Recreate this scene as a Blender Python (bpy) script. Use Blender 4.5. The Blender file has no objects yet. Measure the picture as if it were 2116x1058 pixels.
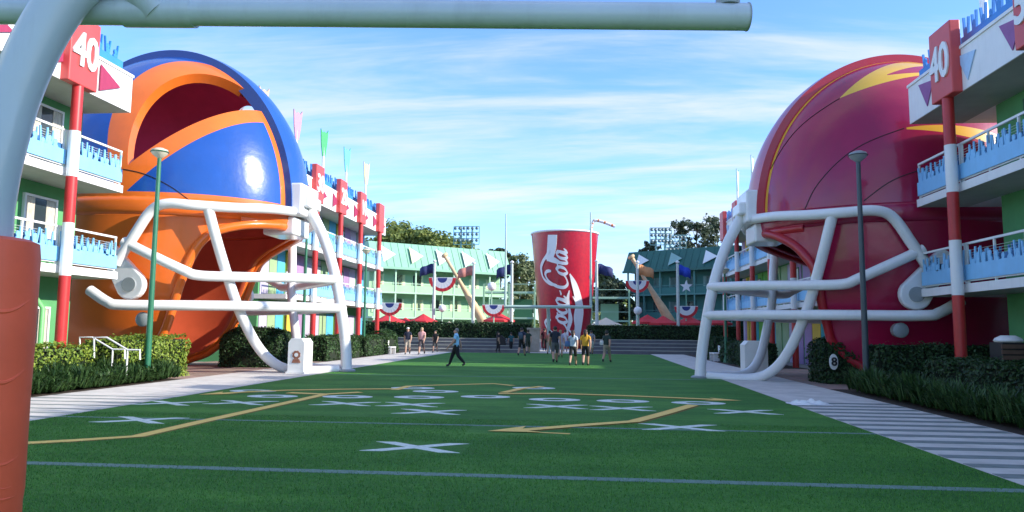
import bpy, bmesh, math, random
from mathutils import Vector, Matrix
random.seed(7)
R = math.radians
PI = math.pi
scene = bpy.context.scene
col = scene.collection

# ------------------------------------------------------------------ camera
CAM_H = 1.70
FPX = 1520.0                      # focal length in photo pixels (photo 2116 x 1058)
PITCH = R(5.75); ROLL = R(0.5)
YAW = math.atan((1207-1058)/FPX*math.cos(PITCH))
Fv = Vector((-math.sin(YAW)*math.cos(PITCH), math.cos(YAW)*math.cos(PITCH), math.sin(PITCH)))
r0 = Vector((math.cos(YAW), math.sin(YAW), 0)); u0 = r0.cross(Fv)
Rv = r0*math.cos(ROLL)+u0*math.sin(ROLL); Uv = -r0*math.sin(ROLL)+u0*math.cos(ROLL)
CP = Vector((0, 0, CAM_H))
cam = bpy.data.cameras.new('camera')
cam.sensor_width = 36.0; cam.lens = 36.0*FPX/2116.0
cam.clip_start = 0.05; cam.clip_end = 3000
camo = bpy.data.objects.new('camera', cam); col.objects.link(camo)
M = Matrix((Rv, Uv, -Fv)).transposed().to_4x4(); M.translation = CP
camo.matrix_world = M
scene.camera = camo

def ray(px, py): return Fv + Rv*((px-1058)/FPX) + Uv*((529-py)/FPX)
def G(px, py, z=0.0):
    d = ray(px, py); return CP + d*((z-CAM_H)/d.z)
def PY(px, py, y):
    d = ray(px, py); return CP + d*(y/d.y)
def PX(px, py, x):
    d = ray(px, py); return CP + d*(x/d.x)

# ------------------------------------------------------------------ world and sun
SUN_EL = R(25.5)
SUN_AZ = R(99.0)                 # clockwise from +Y: to the right and slightly behind the camera
sun_dir = Vector((math.sin(SUN_AZ)*math.cos(SUN_EL), math.cos(SUN_AZ)*math.cos(SUN_EL), math.sin(SUN_EL)))
world = bpy.data.worlds.new('World'); scene.world = world; world.use_nodes = True
nt = world.node_tree; nt.nodes.clear()
def N(t, typ, **kw):
    n = t.nodes.new(typ)
    for k, v in kw.items(): setattr(n, k, v)
    return n
def math_node(t, op, a, b=None, c=None, clamp=False):
    n = N(t, 'ShaderNodeMath', operation=op); n.use_clamp = clamp
    for i, v in enumerate((a, b, c)):
        if v is None: continue
        if isinstance(v, (int, float)): n.inputs[i].default_value = v
        else: t.links.new(v, n.inputs[i])
    return n.outputs[0]
wout = N(nt, 'ShaderNodeOutputWorld'); wbg = N(nt, 'ShaderNodeBackground'); wbg.inputs[1].default_value = 0.15
sky = N(nt, 'ShaderNodeTexSky', sky_type='NISHITA'); sky.sun_disc = False
sky.sun_elevation = SUN_EL; sky.sun_rotation = SUN_AZ
sky.air_density = 1.0; sky.dust_density = 0.2; sky.ozone_density = 4.0; sky.altitude = 0
tc = N(nt, 'ShaderNodeTexCoord'); sx = N(nt, 'ShaderNodeSeparateXYZ'); nt.links.new(tc.outputs['Generated'], sx.inputs[0])
zz = math_node(nt, 'ADD', math_node(nt, 'MAXIMUM', sx.outputs[2], 0.0), 0.16)
cx = math_node(nt, 'DIVIDE', sx.outputs[0], zz); cy = math_node(nt, 'DIVIDE', sx.outputs[1], zz)
cb = N(nt, 'ShaderNodeCombineXYZ'); nt.links.new(cx, cb.inputs[0]); nt.links.new(cy, cb.inputs[1])
def wnoise(scale, rot, loc, detail, rough, dist):
    mp = N(nt, 'ShaderNodeMapping'); mp.inputs['Rotation'].default_value = (0, 0, rot); mp.inputs['Scale'].default_value = scale; mp.inputs['Location'].default_value = loc
    nt.links.new(cb.outputs[0], mp.inputs[0])
    nn = N(nt, 'ShaderNodeTexNoise'); nn.inputs['Scale'].default_value = 1.0; nn.inputs['Detail'].default_value = detail
    nn.inputs['Roughness'].default_value = rough; nn.inputs['Distortion'].default_value = dist
    nt.links.new(mp.outputs[0], nn.inputs[0]); return nn.outputs['Fac']
big = wnoise((0.42, 1.15, 1), R(12), (3.1, 2.3, 0), 6, 0.58, 0.9)
strk = wnoise((0.6, 2.6, 1), R(14), (0.4, 5.0, 0), 8, 0.62, 0.9)
fine = wnoise((2.0, 9.0, 1), R(20), (7.4, 2.0, 0), 6, 0.6, 0.5)
s1 = math_node(nt, 'ADD', math_node(nt, 'MULTIPLY', big, 1.05), math_node(nt, 'ADD', math_node(nt, 'MULTIPLY', strk, 0.60), math_node(nt, 'MULTIPLY', fine, 0.2)))
mr = N(nt, 'ShaderNodeMapRange', interpolation_type='SMOOTHSTEP'); mr.inputs[1].default_value = 0.82; mr.inputs[2].default_value = 1.16
mr.inputs[3].default_value = 0.0; mr.inputs[4].default_value = 0.9
nt.links.new(s1, mr.inputs[0])
mixc = N(nt, 'ShaderNodeMix', data_type='RGBA'); nt.links.new(mr.outputs[0], mixc.inputs['Factor'])
tint = N(nt, 'ShaderNodeMix', data_type='RGBA', blend_type='MULTIPLY'); tint.inputs['Factor'].default_value = 1.0
tint.inputs['B'].default_value = (0.62, 0.745, 0.95, 1); nt.links.new(sky.outputs[0], tint.inputs['A'])
nt.links.new(tint.outputs['Result'], mixc.inputs['A']); mixc.inputs['B'].default_value = (2.25, 2.38, 2.45, 1)
nt.links.new(mixc.outputs['Result'], wbg.inputs[0]); nt.links.new(wbg.outputs[0], wout.inputs[0])
sun = bpy.data.lights.new('sun', 'SUN'); sun.energy = 2.7; sun.angle = R(0.5); sun.color = (1.0, 0.93, 0.82)
suno = bpy.data.objects.new('sun', sun); col.objects.link(suno)
suno.rotation_euler = sun_dir.to_track_quat('Z', 'Y').to_euler()
scene.view_settings.view_transform = 'Standard'; scene.view_settings.look = 'None'
scene.view_settings.gamma = 1.0; scene.view_settings.exposure = 1.48
scene.view_settings.use_curve_mapping = False
scene.render.engine = 'CYCLES'

# ------------------------------------------------------------------ materials
MATS = {}
def mat(name, c, rough=0.6, var=0.12, scale=6.0, bump=0.0, bscale=60.0, metal=0.0, coat=0.0, spec=0.5, c2=None, dirt=0.0):
    if name in MATS: return MATS[name]
    m = bpy.data.materials.new(name); m.use_nodes = True; t = m.node_tree
    b = t.nodes['Principled BSDF']
    b.inputs['Roughness'].default_value = rough; b.inputs['Metallic'].default_value = metal
    b.inputs['Specular IOR Level'].default_value = spec
    b.inputs['Coat Weight'].default_value = coat; b.inputs['Coat Roughness'].default_value = 0.06
    co = N(t, 'ShaderNodeTexCoord')
    nz = N(t, 'ShaderNodeTexNoise'); nz.inputs['Scale'].default_value = scale; nz.inputs['Detail'].default_value = 6; nz.inputs['Roughness'].default_value = 0.6
    t.links.new(co.outputs['Object'], nz.inputs[0])
    rp = N(t, 'ShaderNodeValToRGB'); rp.color_ramp.elements[0].position = 0.3; rp.color_ramp.elements[1].position = 0.72
    lo = c2 if c2 else tuple(x*(1-var) for x in c); hi = c if c2 else tuple(min(1, x*(1+var*0.6)) for x in c)
    rp.color_ramp.elements[0].color = (*lo, 1); rp.color_ramp.elements[1].color = (*hi, 1)
    t.links.new(nz.outputs['Fac'], rp.inputs[0])
    outc = rp.outputs[0]
    if dirt > 0:      # streaks and grime with their own shape
        mp = N(t, 'ShaderNodeMapping'); mp.inputs['Scale'].default_value = (3.0, 3.0, 0.35); t.links.new(co.outputs['Object'], mp.inputs[0])
        n2 = N(t, 'ShaderNodeTexNoise'); n2.inputs['Scale'].default_value = 1.6; n2.inputs['Detail'].default_value = 8; n2.inputs['Roughness'].default_value = 0.7
        t.links.new(mp.outputs[0], n2.inputs[0])
        r2 = N(t, 'ShaderNodeMapRange'); r2.inputs[1].default_value = 0.5; r2.inputs[2].default_value = 0.75; r2.inputs[4].default_value = dirt
        t.links.new(n2.outputs['Fac'], r2.inputs[0])
        mx = N(t, 'ShaderNodeMix', data_type='RGBA'); t.links.new(r2.outputs[0], mx.inputs['Factor']); t.links.new(outc, mx.inputs['A'])
        mx.inputs['B'].default_value = (c[0]*0.45+0.03, c[1]*0.45+0.03, c[2]*0.45+0.025, 1); outc = mx.outputs['Result']
    t.links.new(outc, b.inputs['Base Color'])
    if bump > 0:
        n3 = N(t, 'ShaderNodeTexNoise'); n3.inputs['Scale'].default_value = bscale; n3.inputs['Detail'].default_value = 4
        t.links.new(co.outputs['Object'], n3.inputs[0])
        bp = N(t, 'ShaderNodeBump'); bp.inputs['Strength'].default_value = bump; bp.inputs['Distance'].default_value = 0.02
        t.links.new(n3.outputs['Fac'], bp.inputs['Height']); t.links.new(bp.outputs[0], b.inputs['Normal']); t.links.new(bp.outputs[0], b.inputs['Coat Normal'])
    MATS[name] = m; return m
def turf_mat():
    m = bpy.data.materials.new('turf'); m.use_nodes = True; t = m.node_tree; b = t.nodes['Principled BSDF']
    b.inputs['Roughness'].default_value = 0.85; b.inputs['Specular IOR Level'].default_value = 0.25
    co = N(t, 'ShaderNodeTexCoord')
    def nz(s, d, sc=(1, 1, 1)):
        mp = N(t, 'ShaderNodeMapping'); mp.inputs['Scale'].default_value = sc; t.links.new(co.outputs['Object'], mp.inputs[0])
        n = N(t, 'ShaderNodeTexNoise'); n.inputs['Scale'].default_value = s; n.inputs['Detail'].default_value = d; n.inputs['Roughness'].default_value = 0.65
        t.links.new(mp.outputs[0], n.inputs[0]); return n.outputs['Fac']
    big_ = nz(0.35, 4, (1, 2.2, 1)); sm = nz(38, 6); mid = nz(9, 6); band = nz(0.9, 3, (0.15, 1.4, 1))
    s = math_node(t, 'ADD', math_node(t, 'ADD', math_node(t, 'MULTIPLY', big_, 0.42), math_node(t, 'MULTIPLY', band, 0.18)), math_node(t, 'ADD', math_node(t, 'MULTIPLY', mid, 0.22), math_node(t, 'MULTIPLY', sm, 0.55)))
    rp = N(t, 'ShaderNodeValToRGB'); e = rp.color_ramp.elements
    e[0].position = 0.44; e[0].color = (0.013, 0.075, 0.012, 1); e[1].position = 0.88; e[1].color = (0.125, 0.33, 0.05, 1)
    x = e.new(0.66); x.color = (0.045, 0.172, 0.026, 1)
    t.links.new(s, rp.inputs[0]); t.links.new(rp.outputs[0], b.inputs['Base Color'])
    bp = N(t, 'ShaderNodeBump'); bp.inputs['Strength'].default_value = 0.8; bp.inputs['Distance'].default_value = 0.03
    t.links.new(sm, bp.inputs['Height']); t.links.new(bp.outputs[0], b.inputs['Normal'])
    MATS['turf'] = m; return m
def leaf_mat(name, c, c2, trans=0.25):
    if name in MATS: return MATS[name]
    m = bpy.data.materials.new(name); m.use_nodes = True; t = m.node_tree; b = t.nodes['Principled BSDF']
    b.inputs['Roughness'].default_value = 0.5; b.inputs['Specular IOR Level'].default_value = 0.35
    gm = N(t, 'ShaderNodeNewGeometry'); rp = N(t, 'ShaderNodeValToRGB')
    rp.color_ramp.elements[0].color = (*c2, 1); rp.color_ramp.elements[1].color = (*c, 1)
    t.links.new(gm.outputs['Random Per Island'], rp.inputs[0]); t.links.new(rp.outputs[0], b.inputs['Base Color'])
    tr = N(t, 'ShaderNodeBsdfTranslucent'); t.links.new(rp.outputs[0], tr.inputs[0])
    mx = N(t, 'ShaderNodeMixShader'); mx.inputs[0].default_value = trans
    t.links.new(b.outputs[0], mx.inputs[1]); t.links.new(tr.outputs[0], mx.inputs[2])
    t.links.new(mx.outputs[0], t.nodes['Material Output'].inputs[0])
    MATS[name] = m; return m

white_paint = mat('white paint', (0.78, 0.78, 0.76), 0.45, 0.05, 2.0, dirt=0.18)
white_gloss = mat('white gloss pipe', (0.80, 0.80, 0.79), 0.28, 0.04, 1.2, dirt=0.12, coat=0.3)
wall_white = mat('fascia white', (0.80, 0.79, 0.77), 0.6, 0.05, 1.5, dirt=0.22, bump=0.08)
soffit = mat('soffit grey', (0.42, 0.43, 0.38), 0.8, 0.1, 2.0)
red_paint = mat('red column paint', (0.50, 0.028, 0.028), 0.4, 0.12, 3.0, dirt=0.15)
red_sign = mat('red sign paint', (0.62, 0.075, 0.07), 0.45, 0.08, 2.0, dirt=0.1)
dkred = mat('sign side dark red', (0.30, 0.02, 0.035), 0.5, 0.1)
rail_blue = mat('light blue panel', (0.24, 0.55, 0.84), 0.5, 0.08, 2.0, dirt=0.12)
rail_blue2 = mat('mid blue panel', (0.05, 0.19, 0.42), 0.55, 0.1, 2.0)
roof_blue = mat('roof crowd blue', (0.04, 0.24, 0.62), 0.5, 0.12, 2.0, dirt=0.12)
green_wall = mat('green stucco', (0.10, 0.34, 0.13), 0.8, 0.12, 1.2, bump=0.15, bscale=40, dirt=0.15)
dkgreen = mat('dark green trim', (0.03, 0.13, 0.07), 0.6, 0.12)
curtain = mat('beige curtain', (0.55, 0.50, 0.42), 0.9, 0.2, 5.0)
door_paint = mat('white door', (0.62, 0.63, 0.60), 0.55, 0.08, 2.0)
glass = mat('window glass', (0.03, 0.045, 0.05), 0.08, 0.2, 1.0, spec=0.8)
concrete = mat('path concrete', (0.60, 0.565, 0.52), 0.85, 0.22, 1.6, bump=0.12, bscale=90, dirt=0.25)
band_grey = mat('dark grey banding', (0.19, 0.225, 0.215), 0.8, 0.25, 5.0, bump=0.1)
turf_white = mat('white turf fibre', (0.84, 0.85, 0.84), 0.85, 0.12, 16.0, bump=0.4, bscale=80, c2=(0.50, 0.60, 0.50))
turf_brown = mat('ochre turf fibre', (0.22, 0.16, 0.02), 0.85, 0.2, 20.0, bump=0.4, bscale=80)
turf_yellow = mat('yellow turf fibre', (0.90, 0.60, 0.16), 0.85, 0.12, 20.0, bump=0.4, bscale=80)
turf_grey = mat('faded blue grey turf fibre', (0.15, 0.25, 0.21), 0.85, 0.3, 14.0, bump=0.4, bscale=80)
paver = mat('tan paver', (0.30, 0.215, 0.17), 0.85, 0.25, 3.0, bump=0.15, bscale=30)
paver_b = mat('rose paver', (0.34, 0.225, 0.19), 0.85, 0.25, 3.0, bump=0.15, bscale=30)
soil = mat('mulch bed', (0.055, 0.038, 0.026), 0.95, 0.4, 12.0, bump=0.6, bscale=30)
ground_m = mat('deck concrete', (0.33, 0.31, 0.28), 0.9, 0.2, 0.8)
step_m = mat('grey step concrete', (0.15, 0.155, 0.17), 0.8, 0.2, 1.5, dirt=0.2)
teal_pole = mat('green lamp pole paint', (0.025, 0.16, 0.085), 0.4, 0.12)
grey_pole = mat('dark grey pole paint', (0.06, 0.08, 0.09), 0.4, 0.12)
goal_grey = mat('blue grey goal paint', (0.50, 0.57, 0.62), 0.33, 0.07, 1.5, dirt=0.35, coat=0.2, bump=0.12, bscale=9)
pad_red = mat('orange red vinyl pad', (0.93, 0.13, 0.055), 0.55, 0.12, 2.5, bump=0.6, bscale=4, dirt=0.2)
helmet_blue = mat('helmet blue gloss', (0.012, 0.080, 0.36), 0.24, 0.10, 0.7, coat=0.4, dirt=0.16, bump=0.55, bscale=2.2)
helmet_navy = mat('helmet navy gloss', (0.018, 0.050, 0.22), 0.3, 0.08, 0.7, coat=0.4)
helmet_orange = mat('helmet orange gloss', (0.80, 0.165, 0.02), 0.28, 0.12, 0.6, coat=0.3, dirt=0.16, bump=0.15, bscale=1.3)
helmet_inside = mat('helmet maroon lining', (0.58, 0.05, 0.17), 0.75, 0.15, 1.0)
helmet_in2 = mat('helmet orange lining', (0.50, 0.08, 0.025), 0.65, 0.15, 1.0)
helmet_red = mat('helmet maroon gloss', (0.36, 0.010, 0.06), 0.22, 0.14, 0.6, coat=0.4, dirt=0.18, bump=0.45, bscale=2.0)
helmet_red2 = mat('helmet red gloss', (0.45, 0.016, 0.03), 0.3, 0.1, 0.6, coat=0.3)
helmet_yellow = mat('helmet yellow gloss', (0.74, 0.42, 0.025), 0.3, 0.08, 0.8, coat=0.5)
helmet_rin = mat('helmet dark red lining', (0.20, 0.012, 0.025), 0.7, 0.15, 1.0)
seam_m = mat('seam dark', (0.012, 0.012, 0.02), 0.7, 0.1)
cup_red = mat('cup red gloss', (0.52, 0.008, 0.03), 0.35, 0.35, 4.0, coat=0.3, dirt=0.15, c2=(0.36, 0.008, 0.03))
cup_white = mat('cup white', (0.78, 0.78, 0.78), 0.45, 0.04, 1.0)
straw_o = mat('straw stripe orange', (0.65, 0.20, 0.05), 0.4, 0.1)
wood_m = mat('bat ash wood', (0.66, 0.47, 0.26), 0.5, 0.25, 1.2, dirt=0.1)
far_green = mat('far wall green', (0.34, 0.55, 0.34), 0.8, 0.1, 0.6)
far_green_d = mat('far roof green metal', (0.20, 0.43, 0.30), 0.5, 0.08, 0.6)
far_trim = mat('far trim pale green', (0.38, 0.58, 0.42), 0.7, 0.08)
far_door = mat('far door cream', (0.70, 0.76, 0.46), 0.7, 0.15, 0.8)
umb_red = mat('red canvas', (0.60, 0.03, 0.04), 0.75, 0.15, 1.5)
cream = mat('cream canvas', (0.72, 0.66, 0.50), 0.8, 0.1, 1.5)
fan_blue = mat('bunting navy', (0.03, 0.05, 0.22), 0.8, 0.1)
pen_maroon = mat('pennant maroon', (0.35, 0.03, 0.09), 0.6, 0.1)
pen_purple = mat('pennant purple', (0.30, 0.10, 0.28), 0.6, 0.1)
pen_blue = mat('pennant pale blue', (0.42, 0.60, 0.80), 0.6, 0.1)
flag_navy = mat('flag navy cloth', (0.02, 0.03, 0.12), 0.8, 0.1)
flag_blue = mat('flag blue cloth', (0.02, 0.06, 0.45), 0.8, 0.1)
flag_rose = mat('flag rose cloth', (0.55, 0.22, 0.18), 0.8, 0.1)
flag_orange = mat('flag orange cloth', (0.62, 0.28, 0.12), 0.8, 0.1)
bark = mat('bark', (0.10, 0.075, 0.055), 0.9, 0.3, 5.0)
black_m = mat('black plastic', (0.012, 0.012, 0.014), 0.5, 0.1)
brown_m = mat('brown slat plastic', (0.13, 0.075, 0.05), 0.6, 0.2)
stone_m = mat('beige stone', (0.42, 0.37, 0.29), 0.85, 0.2, 3.0)
lamp_glass = mat('frosted lamp bowl', (0.60, 0.56, 0.42), 0.35, 0.1)
steel = mat('grey steel', (0.30, 0.33, 0.34), 0.4, 0.1)
light_tower_m = mat('teal steel', (0.20, 0.36, 0.36), 0.5, 0.1)
turf = turf_mat()
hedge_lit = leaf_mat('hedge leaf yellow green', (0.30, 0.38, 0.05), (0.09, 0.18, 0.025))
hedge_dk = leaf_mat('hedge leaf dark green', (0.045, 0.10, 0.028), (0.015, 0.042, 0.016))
plant_dk = leaf_mat('border plant leaf', (0.065, 0.13, 0.035), (0.018, 0.055, 0.016))
tree_leaf = leaf_mat('broadleaf foliage', (0.30, 0.34, 0.09), (0.10, 0.16, 0.045), 0.4)
pine_leaf = leaf_mat('pine foliage', (0.10, 0.13, 0.07), (0.035, 0.055, 0.03), 0.35)
pale_leaf = leaf_mat('pale foliage', (0.27, 0.31, 0.15), (0.10, 0.14, 0.065), 0.4)
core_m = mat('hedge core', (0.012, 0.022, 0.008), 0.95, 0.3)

# ------------------------------------------------------------------ mesh helpers
class MB:
    def __init__(s): s.v = []; s.f = []; s.m = []
    def add(s, vs, fs, mi=0):
        o = len(s.v); s.v += [tuple(v) for v in vs]; s.f += [tuple(o+i for i in f) for f in fs]; s.m += [mi]*len(fs)
    def box(s, x0, x1, y0, y1, z0, z1, mi=0):
        x0, x1 = min(x0, x1), max(x0, x1); y0, y1 = min(y0, y1), max(y0, y1)
        s.add([(x0,y0,z0),(x1,y0,z0),(x1,y1,z0),(x0,y1,z0),(x0,y0,z1),(x1,y0,z1),(x1,y1,z1),(x0,y1,z1)],
              [(0,3,2,1),(4,5,6,7),(0,1,5,4),(1,2,6,5),(2,3,7,6),(3,0,4,7)], mi)
    def tube(s, pts, rad, n=12, cap=True, mi=0):
        pts = [Vector(p) for p in pts]; k = len(pts)
        rads = rad if isinstance(rad, (list, tuple)) else [rad]*k
        t0 = (pts[1]-pts[0]).normalized()
        a = Vector((0, 0, 1)) if abs(t0.z) < 0.9 else Vector((1, 0, 0))
        nrm = (a - t0*a.dot(t0)).normalized(); vs = []
        for i, p in enumerate(pts):
            t = (pts[min(i+1, k-1)]-pts[max(i-1, 0)]).normalized()
            nrm = (nrm - t*nrm.dot(t)).normalized(); b = t.cross(nrm)
            for j in range(n):
                an = 2*PI*j/n; vs.append(p + (nrm*math.cos(an)+b*math.sin(an))*rads[i])
        fs = []
        for i in range(k-1):
            for j in range(n):
                j2 = (j+1) % n; fs.append((i*n+j, i*n+j2, (i+1)*n+j2, (i+1)*n+j))
        if cap: fs += [tuple(range(n-1, -1, -1)), tuple((k-1)*n+j for j in range(n))]
        s.add(vs, fs, mi)
    def lathe(s, prof, c=(0, 0, 0), n=24, mi=0, closed=False):
        vs = []; k = len(prof)
        for r_, z in prof:
            for j in range(n):
                an = 2*PI*j/n; vs.append((c[0]+r_*math.cos(an), c[1]+r_*math.sin(an), c[2]+z))
        fs = []
        for i in range(k-1):
            for j in range(n):
                j2 = (j+1) % n; fs.append((i*n+j, i*n+j2, (i+1)*n+j2, (i+1)*n+j))
        fs += [tuple(range(n-1, -1, -1)), tuple((k-1)*n+j for j in range(n))]
        s.add(vs, fs, mi)
    def prism(s, poly, o, ux, uy, th, mi=0):
        """polygon (2D) in plane o + ux*a + uy*b, extruded by th along ux x uy"""
        o = Vector(o); ux = Vector(ux); uy = Vector(uy); w = ux.cross(uy).normalized()*th; n = len(poly)
        vs = [o+ux*a+uy*b for a, b in poly]; vs += [v+w for v in vs]
        fs = [tuple(range(n-1, -1, -1)), tuple(range(n, 2*n))]
        for i in range(n): j = (i+1) % n; fs.append((i, j, n+j, n+i))
        s.add(vs, fs, mi)
    def sheet(s, pts, mi=0): s.add(pts, [tuple(range(len(pts)))], mi)
    def mesh(s, name, mats, smooth=False, ang=None):
        me = bpy.data.meshes.new(name); me.from_pydata(s.v, [], s.f)
        for m in (mats if isinstance(mats, (list, tuple)) else [mats]): me.materials.append(m)
        if any(s.m): me.polygons.foreach_set('material_index', s.m)
        if smooth: me.polygons.foreach_set('use_smooth', [True]*len(me.polygons))
        me.update()
        if smooth and ang is not None: me.set_sharp_from_angle(angle=R(ang))
        return me
    def build(s, name, mats, parent=None, smooth=False, ang=40, flip=False):
        if flip: s.f = [tuple(reversed(f)) for f in s.f]
        return link(name, s.mesh(name, mats, smooth, ang), parent)
def link(name, me, parent=None):
    o = bpy.data.objects.new(name, me); col.objects.link(o)
    if parent: setpar(o, parent)
    return o
PLOC = {}
def setpar(o, parent):
    o.parent = parent
    loc = PLOC.get(parent.name)
    if loc is not None: o.matrix_parent_inverse = Matrix.Translation(loc).inverted()
def thing(name, label, cat, loc, group=None):
    o = bpy.data.objects.new(name, None); col.objects.link(o); o.empty_display_size = 0.3
    o.location = loc; PLOC[o.name] = Vector(loc); tag(o, label, cat, group); return o
def tag(o, label, cat, group=None):
    o['label'] = label; o['category'] = cat
    if group: o['group'] = group
    return o
def struct(o): o['kind'] = 'structure'; return o
def catmull(pts, n=6):
    pts = [Vector(p) for p in pts]; P = [pts[0]*2-pts[1]]+pts+[pts[-1]*2-pts[-2]]; out = []
    for i in range(1, len(P)-2):
        a, b, c, d = P[i-1], P[i], P[i+1], P[i+2]
        for k in range(n):
            t = k/n; out.append(0.5*((2*b)+(c-a)*t+(2*a-5*b+4*c-d)*t*t+(3*b-a-3*c+d)*t**3))
    out.append(P[-2]); return out
def interp(tab, x):
    if x <= tab[0][0]: return tab[0][1]
    for (a, b), (c, d) in zip(tab, tab[1:]):
        if x <= c: return b+(d-b)*(x-a)/(c-a)
    return tab[-1][1]
def text_mesh(body, size, extrude=0.02, bold=0.02):
    cu = bpy.data.curves.new('txt', 'FONT'); cu.body = body; cu.size = size; cu.extrude = extrude; cu.offset = bold
    cu.align_x = 'CENTER'; cu.align_y = 'CENTER'; cu.resolution_u = 3
    o = bpy.data.objects.new('txt', cu); col.objects.link(o)
    dg = bpy.context.evaluated_depsgraph_get(); me = bpy.data.meshes.new_from_object(o.evaluated_get(dg))
    bpy.data.objects.remove(o); bpy.data.curves.remove(cu); return me
def place_text(body, size, origin, ux, uy, m, parent, name='lettering', bold=0.02, sx=1.0, ext=0.02):
    me = text_mesh(body, size, ext, bold)
    ux = Vector(ux); uy = Vector(uy); uz = ux.cross(uy); T = Matrix((ux*sx, uy, uz)).transposed().to_4x4(); T.translation = Vector(origin)
    me.transform(T); me.materials.clear(); me.materials.append(m)
    return link(name, me, parent)

# ------------------------------------------------------------------ setting: ground, field, paths
XL, XR = -9.9, 4.95               # field edges
g = MB(); g.sheet([(-900,-300,-0.03),(900,-300,-0.03),(900,1500,-0.03),(-900,1500,-0.03)])
struct(g.build('ground', ground_m))
f = MB()
for i in range(17):
    y0 = -13+i*4.2; y1 = min(y0+4.2, 55.0)
    f.sheet([(XL,y0,0.0),(XR,y0,0.0),(XR,y1,0.0),(XL,y1,0.0)])
field = struct(f.build('field', turf))
for y in (8.75, 13.25, 17.9, 22.4, 27.0):
    w = 0.095 if y < 10 else 0.06
    if y < 15 or y > 26: 
        m_ = MB(); m_.box(XL+0.02, XR-0.02, y-w, y+w, -0.02, 0.004); m_.build('yard_line', turf_grey, field)
def path_mb(x0, x1):
    p = MB(); p.sheet([(x0,-13,0.002),(x1,-13,0.002),(x1,56.0,0.002),(x0,56.0,0.002)]); return p
pathL = struct(path_mb(-13.1, XL).build('path', concrete))
pathR = struct(path_mb(XR, 7.4).build('path', concrete))
for (xa, xb, pth) in ((-13.05, XL-0.02, pathL), (XR+0.02, 7.35, pathR)):
    for i in range(20 if pth is pathL else 22):
        y = 4.0+i*0.70
        m_ = MB(); hw = 0.06 if pth is pathL else 0.135; m_.box(xa, xb, y-hw, y+hw, -0.02, 0.007); m_.build('hash_mark', band_grey, pth)
# planted beds and paved plazas beside the paths
def slab(name, x0, x1, y0, y1, z, m):
    s = MB(); s.sheet([(x0,y0,z),(x1,y0,z),(x1,y1,z),(x0,y1,z)]); return struct(s.build(name, m))
slab('planting_bed', -15.2, -13.1, -13, 23.4, 0.0, soil)
slab('planting_bed', 7.4, 10.8, -13, 23.4, 0.0, soil)
slab('planting_bed', -15.4, -13.1, 37.0, 56, 0.0, soil)
slab('planting_bed', 7.4, 10.6, 36.0, 56, 0.0, soil)
def plaza(x0, x1, y0, y1):
    base = struct((lambda s: (s.sheet([(x0,y0,-0.012),(x1,y0,-0.012),(x1,y1,-0.012),(x0,y1,-0.012)]), s.build('plaza', concrete))[1])(MB()))
    me = [None, None]; nx = int((x1-x0)/0.62); ny = int((y1-y0)/0.85)
    wx = (x1-x0)/nx; wy = (y1-y0)/ny
    for k in range(2):
        b = MB(); b.box(-wx/2+0.012, wx/2-0.012, -wy/2+0.012, wy/2-0.012, -0.03, 0.006); me[k] = b.mesh('paver', (paver, paver_b)[k])
    cnt = 0
    for i in range(nx):
        for j in range(ny):
            if cnt >= 290: return
            o = bpy.data.objects.new('paver', me[random.random() < 0.4]); col.objects.link(o)
            o.location = (x0+(i+0.5)*wx, y0+(j+0.5)*wy, random.uniform(-0.003, 0.002)); o.parent = base; cnt += 1
plaza(-18.6, -13.1, 23.4, 37.0)
plaza(7.4, 13.4, 23.4, 36.0)

# upright fibres of the nearer turf, thinning out with distance; none on the yard line and the nearest cross
import numpy as np
rs = np.random.default_rng(5); nb = 230000
fy = 4.6+rs.random(nb)**1.5*9.5; fx = XL+0.03+rs.random(nb)*(XR-XL-0.06)
c0 = G(860, 924); keep = ((np.abs(fy-8.75) > 0.075) | (rs.random(nb) < 0.22)) & (np.abs(fy-13.25) > 0.06) & ~((np.abs(fx-c0.x) < 0.75) & (np.abs(fy-c0.y) < 0.5))
keep &= (fx/fy > -0.86) & (fx/fy < 0.72)
for rp_ in ([(20,918),(150,911),(285,902),(420,871),(560,840)], [(1310,872),(1200,880),(1090,889),(1040,892)], [(1090,893),(1178,897)]):
    for a_, b_ in zip(rp_, rp_[1:]):
        A_, B_ = G(*a_), G(*b_); dx_, dy_ = B_.x-A_.x, B_.y-A_.y; L2 = dx_*dx_+dy_*dy_
        tt = np.clip(((fx-A_.x)*dx_+(fy-A_.y)*dy_)/L2, 0, 1); keep &= np.hypot(fx-A_.x-tt*dx_, fy-A_.y-tt*dy_) > 0.17
for a_ in ((290,868),(888,851),(1406,883),(1538,851)):
    A_ = G(*a_); keep &= ~((np.abs(fx-A_.x) < 0.75) & (np.abs(fy-A_.y) < 0.5))
A_ = G(1065,890); keep &= ~((np.abs(fx-A_.x) < 0.8) & (np.abs(fy-A_.y) < 0.5))
fx, fy = fx[keep], fy[keep]; nb = len(fx); an = rs.random(nb)*2*PI; w_ = 0.0022+0.0022*rs.random(nb); h_ = 0.014+0.014*rs.random(nb)
V = np.zeros((nb, 3, 3)); V[:,0,0] = fx-w_*np.cos(an); V[:,0,1] = fy-w_*np.sin(an); V[:,1,0] = fx+w_*np.cos(an); V[:,1,1] = fy+w_*np.sin(an)
V[:,2,0] = fx+rs.normal(0, 0.008, nb); V[:,2,1] = fy+rs.normal(0, 0.008, nb); V[:,2,2] = h_
me = bpy.data.meshes.new('turf_fibre'); me.vertices.add(nb*3); me.vertices.foreach_set('co', V.reshape(-1)); me.loops.add(nb*3); me.loops.foreach_set('vertex_index', np.arange(nb*3, dtype=np.int32))
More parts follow.
